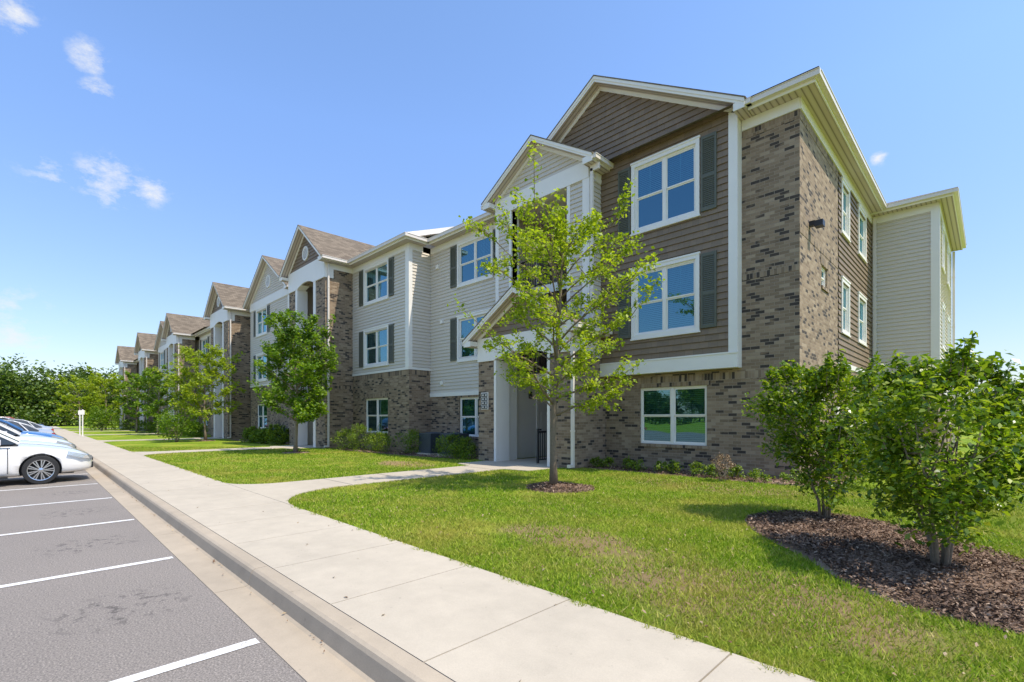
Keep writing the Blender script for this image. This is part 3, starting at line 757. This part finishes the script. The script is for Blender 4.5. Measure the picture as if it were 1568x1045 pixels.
def lawn_blades():
    P=[];
    for (d0,d1,dens) in ((2.2,4,5200),(4,6,3600),(6,9,2000),(9,14,950),(14,24,330)):
        t=rng.uniform(-1.12,1.12,int(dens*1.1*(d1*d1-d0*d0)*1.12)); d=np.sqrt(rng.uniform(d0*d0,d1*d1,len(t)))
        X=d*(t*.7083-.7059);Y=d*(t*.7059+.7083); P.append(np.c_[X,Y,d])
    P=np.concatenate(P); x,y=P[:,0],P[:,1]
    edge=3.03+.03*np.sin(x*9)+.025*np.sin(x*23)+.02*np.sin(x*57)
    k=(y>edge)&(y<12.5)
    k&=~((x>-11.22)&(x<-9.73)&(y>4.5)); 
    k&=~((x>-12.05)&(x<-8.85)&(y>9.5))
    cxx=-9.75+1.7; k&=~((x>=-11.2)&(x<cxx)&(y<4.76)&(((x-cxx)**2+(y-4.752)**2)>2.89))
    k&=~((x>-12.1)&(x<-11.2)&(y<3.96)&(((x+12.1)**2+(y-3.95)**2)>.81))
    k&=~((x>-23.98)&(x<-22.7)&(y<4.2)&(((x+22.75)**2+(y-4.25)**2)>1.44)); k&=~((x>-25.35)&(x<-23.95))
    k&=~((x<-22.4)&(y>8.5)); 
    P=P[k]; 
    for b in beds:
        P=P[~inpoly(P[:,:2]+rng.normal(0,.03,(len(P),2)),b)]
    x,y,d=P.T
    v=np.sin(x*1.3+.7)*np.sin(y*1.7+.3)+.6*np.sin(x*3.1+y*2.3)+.4*np.sin(x*7.3-y*5.1)
    near=np.exp(-(((x+1.6)/1.5)**2+((y-4.25)/.9)**2))+.6*np.exp(-(((x+3.6)/1.2)**2+((y-4.6)/.6)**2))+.8*np.exp(-(((x+13.2)/1.4)**2+((y-8.4)/.7)**2))
    prob=np.clip(1.2-.4*v-1.0*near,.14,1); P=P[rng.uniform(size=len(P))<prob]
    x,y,d=P.T; n=len(P)
    h=rng.uniform(.022,.05,n)*np.where(y<3.12,1.25,1); wd=.0028+.0007*d; th=rng.uniform(0,2*np.pi,n)
    lean=rng.normal(0,.6,(n,2))*h[:,None]
    b=np.c_[np.cos(th)*wd,np.sin(th)*wd,np.zeros(n)]
    c=np.c_[x,y,np.full(n,.134)]; tip=c+np.c_[lean,h]
    np_mesh('grass',np.stack([c-b,c+b,tip],1),3,M_blade)
lawn_blades()
pts=np.c_[rng.uniform(-9,1,1000),3.1+np.abs(rng.normal(0,2.6,1000)),np.full(1000,.165)]
pts=pts[~((pts[:,0]>-11.2)&(pts[:,0]<-9.7))]
M_dry=leaf_mat('dry_leaves',(.16,.08,.04),(.32,.20,.10),(.45,.34,.2),.1)
pk=np.c_[rng.uniform(-16,0,110),np.where(rng.uniform(size=110)<.75,rng.normal(1.43,.02,110),rng.uniform(1.7,3.0,110)),np.zeros(110)]
pk[:,2]=np.where(pk[:,1]<1.6,.018,.158)
np_mesh('fallen_leaves',leaves(np.r_[pts,pk],.032,.5,2,.5),4,M_dry)

# ================================================================== VEGETATION
def tree(name,pos,H,Rc,z0,nl,leafmat,lsize,nsub=7,per=13,r0=.06,seed=1,bark=M_barkl,lean=0,tw=.07):
    rr=np.random.default_rng(seed); e=empty(name,pos); tb=MB(); C=[]
    tp=[];tr=[]
    for i in range(10):
        f=i/9; tp.append((lean*f+.05*math.sin(f*5+seed),.05*math.cos(f*4+seed),f*H*.95)); tr.append(r0*(1-f)**.8+.006)
    tr[0]*=1.35
    tb.tube(tp,tr,8)
    def at(z):
        f=min(max(z/(H*.95),0),.999)*9; i=int(f); a=Vector(tp[i]);b=Vector(tp[min(i+1,9)]); return a.lerp(b,f-i)
    for i in range(nl):
        f=(i+.5)/nl; zs=z0*.82+f*(H*.88-z0*.82); az=i*2.399+rr.normal(0,.3)
        env=Rc*max(.18,math.sqrt(max(0,1-((f-.33)/.78)**2)))*rr.uniform(.7,1.15)
        rise=env*(.35+.75*f)*rr.uniform(.6,1.2)
        p0=at(zs); pts=[];K=6
        for k in range(K):
            t=k/(K-1); pts.append(p0+Vector((math.cos(az+.25*t)*env*t,math.sin(az+.25*t)*env*t,rise*t**.85+rr.normal(0,.03)*t)))
        rb=.4*r0*(1-.6*f); tb.tube(pts,[rb*(1-k/(K-1))**.9+.004 for k in range(K)],5)
        for j in range(nsub):
            t=.22+.78*(j+rr.uniform(0,1))/nsub; q=pts[min(int(t*(K-1)),K-2)].lerp(pts[min(int(t*(K-1))+1,K-1)],t*(K-1)-int(min(t*(K-1),K-2)))
            a2=az+rr.normal(0,1.0); L=env*rr.uniform(.15,.38)+.12
            dv=Vector((math.cos(a2)*L,math.sin(a2)*L,L*rr.uniform(-.15,.9)))
            sp=[q,q+dv*.5+Vector((0,0,.03)),q+dv]; tb.tube(sp,[.009,.006,.003],4,False)
            for s in (.35,.65,.9,1.05):
                c=np.array(q+dv*s); m=int(per*rr.uniform(.5,1.4)); C.append(c+rr.normal(0,tw+.02*L,(m,3)))
    for z in np.linspace(H*.8,H*.98,6): C.append(np.array(at(z))+rr.normal(0,.1,(per,3)))
    C=np.concatenate(C)
    tb.obj('trunk_and_limbs',bark,e,True)
    np_mesh('crown',leaves(C,lsize,.6,.5,.4,rr),4,leafmat,e)
    return e
tree('young_elm_tree',(-6.52,7.83,.14),5.65,1.62,1.75,30,L_lime,.082,8,14,.07,3,bark=M_bark,lean=.12,tw=.05)
tree('young_elm_tree',(-20.6,7.83,.14),5.35,1.45,1.3,38,L_green,.12,8,16,.07,5)
tree('young_elm_tree',(-35.2,7.83,.14),5.5,1.75,1.4,30,L_lime,.15,7,11,.07,8)
tree('young_elm_tree',(-49.5,7.6,.14),5.2,1.6,1.4,22,L_green,.2,6,8,.07,9)
tree('young_elm_tree',(-59.4,7.4,.14),5.9,1.7,1.5,22,L_green,.22,6,8,.07,10)
tree('young_elm_tree',(-75.5,6.4,.14),6.2,2.3,1.0,26,L_lime,.26,6,9,.08,11)
tree('young_elm_tree',(-86,4.6,.14),6.0,2.6,1.0,26,L_lime,.28,6,9,.08,12)
def bush(name,pos,Rx,Rz,zc,nclump,per,lsize,mat,seed,stems=5,trunk_h=.5,shoots=30,cr=.13,r0=.03,irr=1.0):
    rr=np.random.default_rng(seed); e=empty(name,pos); tb=MB(); C=[]
    lob=[(rr.uniform(0,6.28),rr.uniform(.08,.2)*irr,rr.integers(2,6)) for _ in range(4)]
    def srf(az,el):
        r=1
        for a,b,k in lob: r+=b*math.sin(k*az+a)*math.cos(el)+b*.5*math.sin(3*el+a)
        return r
    cl=[]
    for i in range(nclump):
        az=rr.uniform(0,2*math.pi); sz=rr.uniform(-.98,1); el=math.asin(sz); q=srf(az,el)*rr.uniform(.45,1.05)**.6
        cl.append(np.array([Rx*q*math.cos(el)*math.cos(az),Rx*q*math.cos(el)*math.sin(az),max(.08,zc+Rz*q*sz)]))
    for c in cl: C.append(c+rr.normal(0,cr,(int(per*rr.uniform(.5,1.5)),3))*np.array([1,1,.8]))
    for i in range(shoots):
        az=rr.uniform(0,6.28); el=rr.uniform(.0,1.5); q=srf(az,el)
        p=Vector((Rx*q*math.cos(el)*math.cos(az)*.92,Rx*q*math.cos(el)*math.sin(az)*.92,zc+Rz*q*math.sin(el)*.92)); L=rr.uniform(.12,.36)*Rx
        d=Vector((math.cos(az)*.4,math.sin(az)*.4,1)).normalized()*L; tb.tube([p-d*.5,p+d],[.006,.002],4,False)
        for s in np.linspace(0,1.05,8): C.append(np.array(p+d*s)+rr.normal(0,.028,(5,3)))
    for s in range(stems):
        az=s*6.28/max(stems,1)+rr.normal(0,.3); k=.75*rr.uniform(.5,1)
        pts=[Vector((math.cos(az)*.05,math.sin(az)*.05,-.03)),Vector((math.cos(az)*.08,math.sin(az)*.08,trunk_h*.5)),Vector((math.cos(az)*Rx*.26,math.sin(az)*Rx*.26,trunk_h)),Vector((math.cos(az)*Rx*k,math.sin(az)*Rx*k,zc+Rz*.3))]
        tb.tube(pts,[r0,r0*.85,r0*.6,.006],7)
        for t in range(6):
            b=pts[2].lerp(pts[3],rr.uniform(0,.8)); c=Vector(cl[rr.integers(len(cl))]); tb.tube([b,b.lerp(c,.5)+Vector((0,0,-.05)),c],[.012,.008,.003],4,False)
    if tb.v: tb.obj('stems',M_barkl,e,True)
    np_mesh('foliage',leaves(np.concatenate(C),lsize,.5,.45,.35,rr),4,mat,e)
bush('ligustrum_bush',(-1.68,8.0,.16),.70,.82,1.28,185,44,.075,L_bush,21,6,.5,75,.09,.022,1.1)
bush('ligustrum_bush',(-.34,6.15,.16),.66,.82,1.14,185,44,.068,L_bush,22,7,.48,75,.09,.020,1.1)
bush('small_round_tree',(-34.6,6.2,.14),.95,.65,1.0,110,26,.11,L_green,23,4,.4,15,.16)
bush('small_round_tree',(-70,5.6,.14),1.3,1.1,1.3,110,22,.2,L_green,24,4,.4,10,.2)
for i,(x,y,r,h) in enumerate([(-19.4,10.35,.66,.52),(-20.9,10.3,.55,.45),(-18.2,10.4,.45,.4),(-16.5,10.85,.5,.45),(-14.0,10.75,.45,.38),(-13.2,10.9,.4,.33),(-27.6,9.5,.6,.5),(-29.2,9.3,.5,.4),(-30.8,9.3,.5,.4),(-42.5,9,.6,.5),(-44.5,9,.6,.5),(-46.5,9,.6,.5),(-51,8.8,.7,.55),(-57,8.6,.7,.5),(-66,8.5,.8,.6),(-72,8,.8,.6)]):
    bush('shrub',(x,y,.14),r,h,h*.92,70,26,.055 if x>-25 else .1,L_shrub,40+i,0,.2,25,.09)
rr=np.random.default_rng(77)
for i in range(11):
    x=-8.2+i*.5+rr.normal(0,.1); 
    bush('low_plant',(x,11.75+rr.normal(0,.12),.15),.17+.08*rr.uniform(),.13,.12,14,14,.06,L_shrub,90+i,0,.1,5,.05)
bush('dry_shrub',(-4.35,11.2,.15),.26,.26,.28,6,4,.03,M_dry,130,9,.15,24,.08,.006)
bush('shrub',(-2.0,12.2,.15),.5,.45,.45,60,26,.06,L_shrub,131,0,.2,20,.09)
bush('shrub',(-1.6,15,.15),.6,.5,.5,60,26,.07,L_shrub,132,0,.2,20,.09)

def far_chunk(seed,L=50,n=20,Hm=14):
    rr=np.random.default_rng(seed); C=[]; tb=MB()
    for i in range(n):
        cx=-L/2+L*(i+.5)/n+rr.normal(0,1); cy=rr.uniform(-7,7); H=Hm*rr.uniform(.55,1.08); rad=rr.uniform(2.2,4.2)
        tb.tube([(cx,cy,0),(cx,cy,H*.8)],[.25,.08],5)
        for j in range(26):
            v=rr.normal(size=3); v/=np.linalg.norm(v); q=rr.uniform(.4,1)
            c=np.array([cx+v[0]*rad*q,cy+v[1]*rad*q,H*.56+v[2]*H*.4*q]); C.append(c+rr.normal(0,.75,(60,3)))
    for i in range(70):
        c=np.array([rr.uniform(-L/2,L/2),rr.uniform(-9,-4),rr.uniform(.5,2.5)]); C.append(c+rr.normal(0,.7,(45,3)))
    C=np.concatenate(C); C[:,2]=np.maximum(C[:,2],.1)
    return np_mesh('m',leaves(C,.62,.7,.4,.4,rr),4,L_far), tb.obj('t',M_bark)
ch=[far_chunk(201),far_chunk(202)]
def place(i,x,y,rot,s=1):
    e=empty('distant_trees',(x,y,-.03)); e.rotation_euler=(0,0,rot); e.scale=(s,s,s)
    for o,nm in zip(ch[i],('foliage','trunks')):
        c=bpy.data.objects.new(nm,o.data); COL.objects.link(c); c.parent=e
for k,y in enumerate((-95,-48,-4,40,86)): place(k%2,-138-(k%2)*6,y,R(90),1.0)
place(0,-128,10,R(80),.85)
for k in range(6): place(k%2,-110+46*k,-95-(k%2)*8,R(180),1.0)  # unseen tree row across the parking lot, added for reflections
for k in range(6): place(k%2,-120+75*k,330,0,1.5)
place(1,-112,60,R(60),.9)
for a,b in ch:
    bpy.data.objects.remove(a); bpy.data.objects.remove(b)

# ================================================================== CARS
def car_paint(name,c):
    m,nt,p,o=new_mat(name); p.inputs['Base Color'].default_value=(*c,1); p.inputs['Roughness'].default_value=.28
    p.inputs['Coat Weight'].default_value=1; p.inputs['Coat Roughness'].default_value=.04
    n=noise(nt,geopos(nt),3,3); r=ramp(nt,n,[(0,g(.22)),(1,g(.36))]); nt.links.new(r,p.inputs['Roughness']); return m
paints=[car_paint('paint_white',(.80,.78,.74)),car_paint('paint_blue',(.03,.14,.36)),car_paint('paint_red',(.45,.02,.02)),car_paint('paint_silver',(.42,.43,.44)),car_paint('paint_dark',(.03,.03,.035)),car_paint('paint_sky',(.10,.28,.50))]
Mg,ntg,pg,_=new_mat('car_glass'); pg.inputs['Base Color'].default_value=(.015,.02,.022,1); pg.inputs['Roughness'].default_value=.04; pg.inputs['Coat Weight'].default_value=1
M_rub=simple('tyre_rubber',(.02,.02,.02),.8,.2,10,.1)
M_rim=simple('alloy',(.55,.56,.57),.25,.05,5,0,metal=1)
Ml,_,pl,_=new_mat('headlight'); pl.inputs['Base Color'].default_value=(.75,.78,.8,1); pl.inputs['Roughness'].default_value=.08; pl.inputs['Metallic'].default_value=.6; pl.inputs['Coat Weight'].default_value=1
M_blk=simple('car_black',(.015,.015,.015),.5,.1,5,0)
def build_car():
    out=[]
    st=[(-2.36,.58,.42,.62,.80,.90),(-2.28,.80,.30,.60,.86,.99),(-1.9,.88,.22,.58,.90,1.05),(-1.2,.905,.19,.56,.91,.99),(-.2,.915,.18,.55,.91,.95),(.8,.91,.18,.55,.89,.95),
        (1.3,.90,.19,.54,.85,.91),(1.8,.87,.20,.52,.76,.83),(2.15,.79,.22,.48,.67,.73),(2.32,.62,.25,.44,.58,.63),(2.38,.40,.30,.42,.52,.55)]
    v=[];f=[]
    for (y,w,zb,zm,zt,zc) in st:
        half=[(0,zb),(w*.85,zb),(w*.98,zb+.07),(w,zm),(w*.975,zt-.05),(w*.90,zt),(w*.45,zc-.01),(0,zc)]
        ring=half+[(-a,b) for a,b in half[-2:0:-1]]
        v+=[(a,y,b) for a,b in ring]
    n=14
    for i in range(len(st)-1):
        for k in range(n): k2=(k+1)%n; f.append((i*n+k,i*n+k2,(i+1)*n+k2,(i+1)*n+k))
    f.append(tuple(range(n))); f.append(tuple((len(st)-1)*n+k for k in range(n))[::-1])
    me=bpy.data.meshes.new('body'); me.from_pydata(v,[],f); me.update()
    bm=bmesh.new(); bm.from_mesh(me); bmesh.ops.recalc_face_normals(bm,faces=bm.faces); bm.to_mesh(me); bm.free()
    bo=bpy.data.objects.new('body_tmp',me); COL.objects.link(bo)
    sm=bo.modifiers.new('s','SUBSURF'); sm.levels=2; sm.render_levels=2
    cut_=[]
    for yy in (1.40,-1.38):
        bpy.ops.mesh.primitive_cylinder_add(vertices=40,radius=.375,depth=2.4,location=(0,yy,.33),rotation=(0,R(90),0)); c=bpy.context.object; cut_.append(c)
        b=bo.modifiers.new('b','BOOLEAN'); b.object=c; b.operation='DIFFERENCE'; b.solver='EXACT'
    dg=bpy.context.evaluated_depsgraph_get(); me2=bpy.data.meshes.new_from_object(bo.evaluated_get(dg))
    for c in cut_: bpy.data.objects.remove(c)
    bpy.data.objects.remove(bo)
    me2.polygons.foreach_set('use_smooth',[True]*len(me2.polygons))
    me2.materials.clear(); me2.materials.append(paints[0])
    out.append(('body',me2,None))
    def quick(mb,name,mat,smooth=False):
        me=bpy.data.meshes.new(name); me.from_pydata(mb.v,[],mb.f); me.materials.append(mat if mat else paints[0])
        if smooth: me.polygons.foreach_set('use_smooth',[True]*len(me.polygons))
        me.update(); out.append((name,me,mat))
    mb=MB(); mb.box(-.62,.62,-2.0,2.0,.2,.62); mb.box(-.5,.5,2.30,2.375,.30,.44); mb.box(-.35,.35,2.33,2.385,.47,.55)
    for s in(-1,1): mb.box(s*.84,s*.925,-.85,.85,.17,.21)
    quick(mb,'underbody_and_grille',M_blk)
    ys=[-1.82,-1.45,-1.0,-.4,.15,.58,1.02]; zt=[.99,1.21,1.385,1.45,1.42,1.22,.94]; ht=[.6,.59,.58,.59,.585,.6,.62]; hb=[.66,.76,.81,.83,.83,.80,.70]; zb=[.93]*7
    gm=MB(); pm=MB()
    for i in range(6):
        a,b=i,i+1
        for s in (-1,1):
            gm.poly([(s*hb[a],ys[a],zb[a]),(s*hb[b],ys[b],zb[b]),(s*ht[b],ys[b],zt[b]),(s*ht[a],ys[a],zt[a])])
            pm.tube([(s*ht[a],ys[a],zt[a]),(s*ht[b],ys[b],zt[b])],[.032,.032],6)
        tgt=pm if 2<=i<4 else gm
        for (x0,x1,za,zb_) in ((-1,-.5,0,.03),(-.5,.5,.03,.03),(.5,1,.03,0)):
            tgt.poly([(x0*ht[a],ys[a],zt[a]+za),(x1*ht[a],ys[a],zt[a]+zb_),(x1*ht[b],ys[b],zt[b]+zb_),(x0*ht[b],ys[b],zt[b]+za)])
    for s in(-1,1):
        for yb,yt in ((-.45,-.4),(-1.5,-1.15)): pm.tube([(s*.825,yb,.92),(s*.59,yt,1.43 if yt>-1 else 1.34)],[.03,.025],6)
        pm.box(s*.84,s*1.0,.62,.74,.93,1.05)
    quick(gm,'windows',Mg); quick(pm,'roof_and_pillars',None)
    hl=MB()
    for s in (-1,1):
        pts=[(s*.50,2.33,.60),(s*.66,2.26,.635),(s*.80,2.12,.67),(s*.865,1.86,.74),(s*.885,1.84,.66),(s*.82,2.13,.57),(s*.68,2.28,.54),(s*.52,2.345,.54)]
        c=Vector((s*.72,2.16,.63)); P=[Vector(p)+(Vector(p)-Vector((0,0,.5))).normalized()*.02 for p in pts]
        for i in range(len(P)): hl.poly([P[i],P[(i+1)%len(P)],c+Vector((s*.07,.07,.01))])
    quick(hl,'headlights',Ml,True)
    ty=MB(); ri=MB()
    for sx in (-1,1):
        for yy in (1.40,-1.38):
            xo=sx*.90; xi=sx*.68; prof=[(.25,xi),(.315,xi),(.33,xi+sx*.03),(.33,xo-sx*.03),(.315,xo),(.24,xo+sx*.004)]; n=36
            P=lambda r,x,t:(x,yy+r*math.cos(t),.33+r*math.sin(t))
            for i in range(n):
                a,b=2*math.pi*i/n,2*math.pi*(i+1)/n
                for (r1,x1),(r2,x2) in zip(prof[:-1],prof[1:]): ty.poly([P(r1,x1,a),P(r1,x1,b),P(r2,x2,b),P(r2,x2,a)])
                ty.poly([P(.25,xo-sx*.10,a),P(.25,xo-sx*.10,b),P(.01,xo-sx*.10,b),P(.01,xo-sx*.10,a)])
                for (r1,x1),(r2,x2) in (((.24,xo+sx*.004),(.225,xo)),((.225,xo),(.215,xo-sx*.09)),((.05,xo-sx*.0),(.001,xo+sx*.01)),((.05,xo),(.05,xo-sx*.05))):
                    ri.poly([P(r1,x1,a),P(r1,x1,b),P(r2,x2,b),P(r2,x2,a)])
            for k in range(9):
                a=2*math.pi*k/9
                for da in (-.10,.10):
                    t0=a+da*.6; t1=a+da*1.2; w0=.10; w1=.055
                    ri.poly([P(.045,xo-sx*.005,t0-w0*2),P(.045,xo-sx*.005,t0+w0*2),P(.228,xo-sx*.008,t1+w1),P(.228,xo-sx*.008,t1-w1)])
    quick(ty,'tyres',M_rub); quick(ri,'rims',M_rim)
    sm_=MB()
    for s in(-1,1):
        for y in (.85,-.4,-1.25): sm_.box(s*.80,s*.918,y-.005,y+.005,.28,.86)
        for y in (-.25,-1.1): sm_.box(s*.90,s*.935,y-.09,y+.09,.78,.81)
        sm_.box(s*.85,s*.905,.0-.9,.9,.895,.915)
    quick(sm_,'seams_and_handles',M_blk)
    tl=MB()
    for s in(-1,1): tl.box(s*.5,s*.83,-2.355,-2.25,.72,.86)
    quick(tl,'tail_lights',paints[2])
    return out
parts=build_car()
def put_car(x,y,paint,rot=0,s=(1,1,1)):
    e=empty('parked_car',(x,y,0)); e.rotation_euler=(0,0,rot); e.scale=s
    for nm,me,mt in parts:
        o=bpy.data.objects.new(nm,me); COL.objects.link(o); o.parent=e
        if nm in('body','roof_and_pillars'):
            o.material_slots[0].link='OBJECT'; o.material_slots[0].material=paint
row=[(0,1),(0,1),(0,1.08),(5,1.02),(1,1.1),(3,1),(2,1.1),(2,1),(4,1.08),(3,1),(0,1),(3,1.1),(1,1),(4,1),(0,1.05),(2,1.1),(3,1),(0,1)]
rc=random.Random(4)
for i,(pi,h) in enumerate(row):
    x=-17.05-2.9*i-(2.9 if i>9 else 0)
    put_car(x,-1.22-(.0 if i==0 else rc.uniform(0,.35)),paints[pi],0 if i<3 or rc.random()<.7 else math.pi,(1,1,h*1.04))

# ================================================================== STREET FURNITURE
def sign(x,y):
    e=empty('parking_sign',(x,y,.15)); mb=MB(); mb.tube([(0,0,0),(0,0,2.1)],[.045,.045],10); mb.obj('post',M['trim'],e)
    mb=MB(); mb.box(.047,.055,-.11,.11,1.7,2.05); mb.obj('plate',M['trim'],e)
sign(-50.5,2.9); sign(-53.5,2.9)
def ac(x,y):
    e=empty('air_conditioner',(x,y,.15)); mb=MB(); s=.4
    mb.box(-s-.08,s+.08,-s-.08,s+.08,-.02,.06); mb.obj('pad',M_conc,e)
    mb=MB(); mb.box(-s+.03,s-.03,-s+.03,s-.03,.06,.80)
    for i in range(15):
        z=.10+i*.046
        mb.box(-s,s,-s,-s+.012,z,z+.02); mb.box(s-.012,s,-s,s,z,z+.02); mb.box(-s,-s+.012,-s,s,z,z+.02); mb.box(-s,s,s-.012,s,z,z+.02)
    for a in(-1,1):
        for b in (-1,1): mb.box(a*s,a*(s-.04),b*s,b*(s-.04),.06,.82)
    mb.box(-s,s,-s,s,.80,.84)
    for r in (.1,.2,.3):
        mb.tube([(r*math.cos(t),r*math.sin(t),.86) for t in np.linspace(0,6.283,25)],[.008]*25,4,False)
    mb.obj('cabinet',simple('ac_metal',(.06,.075,.09),.5,.1,4,0),e)
ac(-15.75,11.35); ac(-15.75+1.1,11.55); ac(-28.8,10.1); ac(-30,10.1)
e=empty('address_sign',(-12.1,10.86,1.9))
mb=MB(); mb.box(-.17,.17,-.035,0,-.02,.55); mb.obj('board',M['trim'],e)
mb=MB()
for i in range(4): mb.box(-.15,.15,-.042,-.036,.0+i*.135,.115+i*.135)
mb.obj('plates',M['black'],e)
mb=MB()
for i in range(4):
    for j in range(5): 
        if j!=2: mb.box(-.11+j*.05,-.08+j*.05,-.046,-.043,.03+i*.135,.085+i*.135)
mb.obj('numerals',M['trim'],e)

# ================================================================== LIGHT, SKY, CAMERA
az=math.atan2(.96,.28); el=R(60)
w=bpy.data.worlds.new('World'); scene.world=w; w.use_nodes=True; nt=w.node_tree; nt.nodes.clear()
out=nt.nodes.new('ShaderNodeOutputWorld')
sky=nt.nodes.new('ShaderNodeTexSky'); sky.sky_type='NISHITA'; sky.sun_disc=False; sky.sun_elevation=el; sky.sun_rotation=az
sky.air_density=1.0; sky.dust_density=.6; sky.ozone_density=1.3; sky.altitude=0
tc=nt.nodes.new('ShaderNodeTexCoord'); co=tc.outputs['Generated']
sz=N(nt,'SeparateXYZ'); nt.links.new(co,sz.inputs[0])
tt=ramp(nt,sz.outputs[2],[(0,(1.15,1.08,1.15)),(.15,(1.30,1.32,1.48)),(.5,(1.68,1.88,2.2)),(.9,(1.7,1.95,2.1))])
skc=mix(nt,1,sky.outputs[0],tt,'MULTIPLY')
bg=nt.nodes.new('ShaderNodeBackground'); bg.inputs[1].default_value=.14; nt.links.new(skc,bg.inputs[0])
mp=N(nt,'Mapping'); mp.inputs['Scale'].default_value=(1,1,1.8); nt.links.new(co,mp.inputs[0])
wn=noise(nt,mp.outputs[0],17,8,.68)
tot=None
for (d,r,k) in (((-1.285,.115,.485),.052,1),((-1.225,.17,.47),.036,.9),((-1.331,.085,.75),.030,.85),((-1.33,.10,.69),.026,.8),((-1.44,-.03,.84),.036,.7),((-.165,1.247,.541),.015,1),((-1.46,-.03,.19),.09,.65),((-1.38,.03,.50),.05,.5)):
    v=Vector(d).normalized(); vm=N(nt,'VectorMath',operation='DISTANCE'); nt.links.new(co,vm.inputs[0]); vm.inputs[1].default_value=v
    s=math_(nt,'MULTIPLY',math_(nt,'SUBTRACT',1,math_(nt,'DIVIDE',vm.outputs['Value'],r),True),k)
    tot=s if tot is None else math_(nt,'MAXIMUM',tot,s)
cm=math_(nt,'MULTIPLY',math_(nt,'SUBTRACT',math_(nt,'ADD',wn,math_(nt,'MULTIPLY',tot,.30)),.60),3.6,True)
cm=math_(nt,'MULTIPLY',cm,math_(nt,'MULTIPLY',tot,2.4,True))
bg2=nt.nodes.new('ShaderNodeBackground'); bg2.inputs[0].default_value=(.95,.97,1,1); bg2.inputs[1].default_value=.95
mx=nt.nodes.new('ShaderNodeMixShader'); nt.links.new(cm,mx.inputs[0]); nt.links.new(bg.outputs[0],mx.inputs[1]); nt.links.new(bg2.outputs[0],mx.inputs[2])
nt.links.new(mx.outputs[0],out.inputs[0])
sd=bpy.data.lights.new('sun','SUN'); sd.energy=5.0; sd.angle=R(.5); sd.color=(1,.92,.80)
so_=bpy.data.objects.new('sun',sd); COL.objects.link(so_)
D=Vector((.96*math.cos(el),.28*math.cos(el),math.sin(el))); so_.rotation_euler=D.to_track_quat('Z','Y').to_euler()
cam=bpy.data.cameras.new('camera'); co_=bpy.data.objects.new('camera',cam); COL.objects.link(co_)
co_.location=(0,0,1.6); co_.rotation_euler=(R(90),0,R(44.9)); cam.sensor_width=36; cam.lens=735/1568*36
cam.shift_y=(640-522.5)/1568; cam.clip_end=5000; cam.clip_start=.05
scene.camera=co_
scene.view_settings.view_transform='Standard'; scene.view_settings.look='None'; scene.view_settings.exposure=0
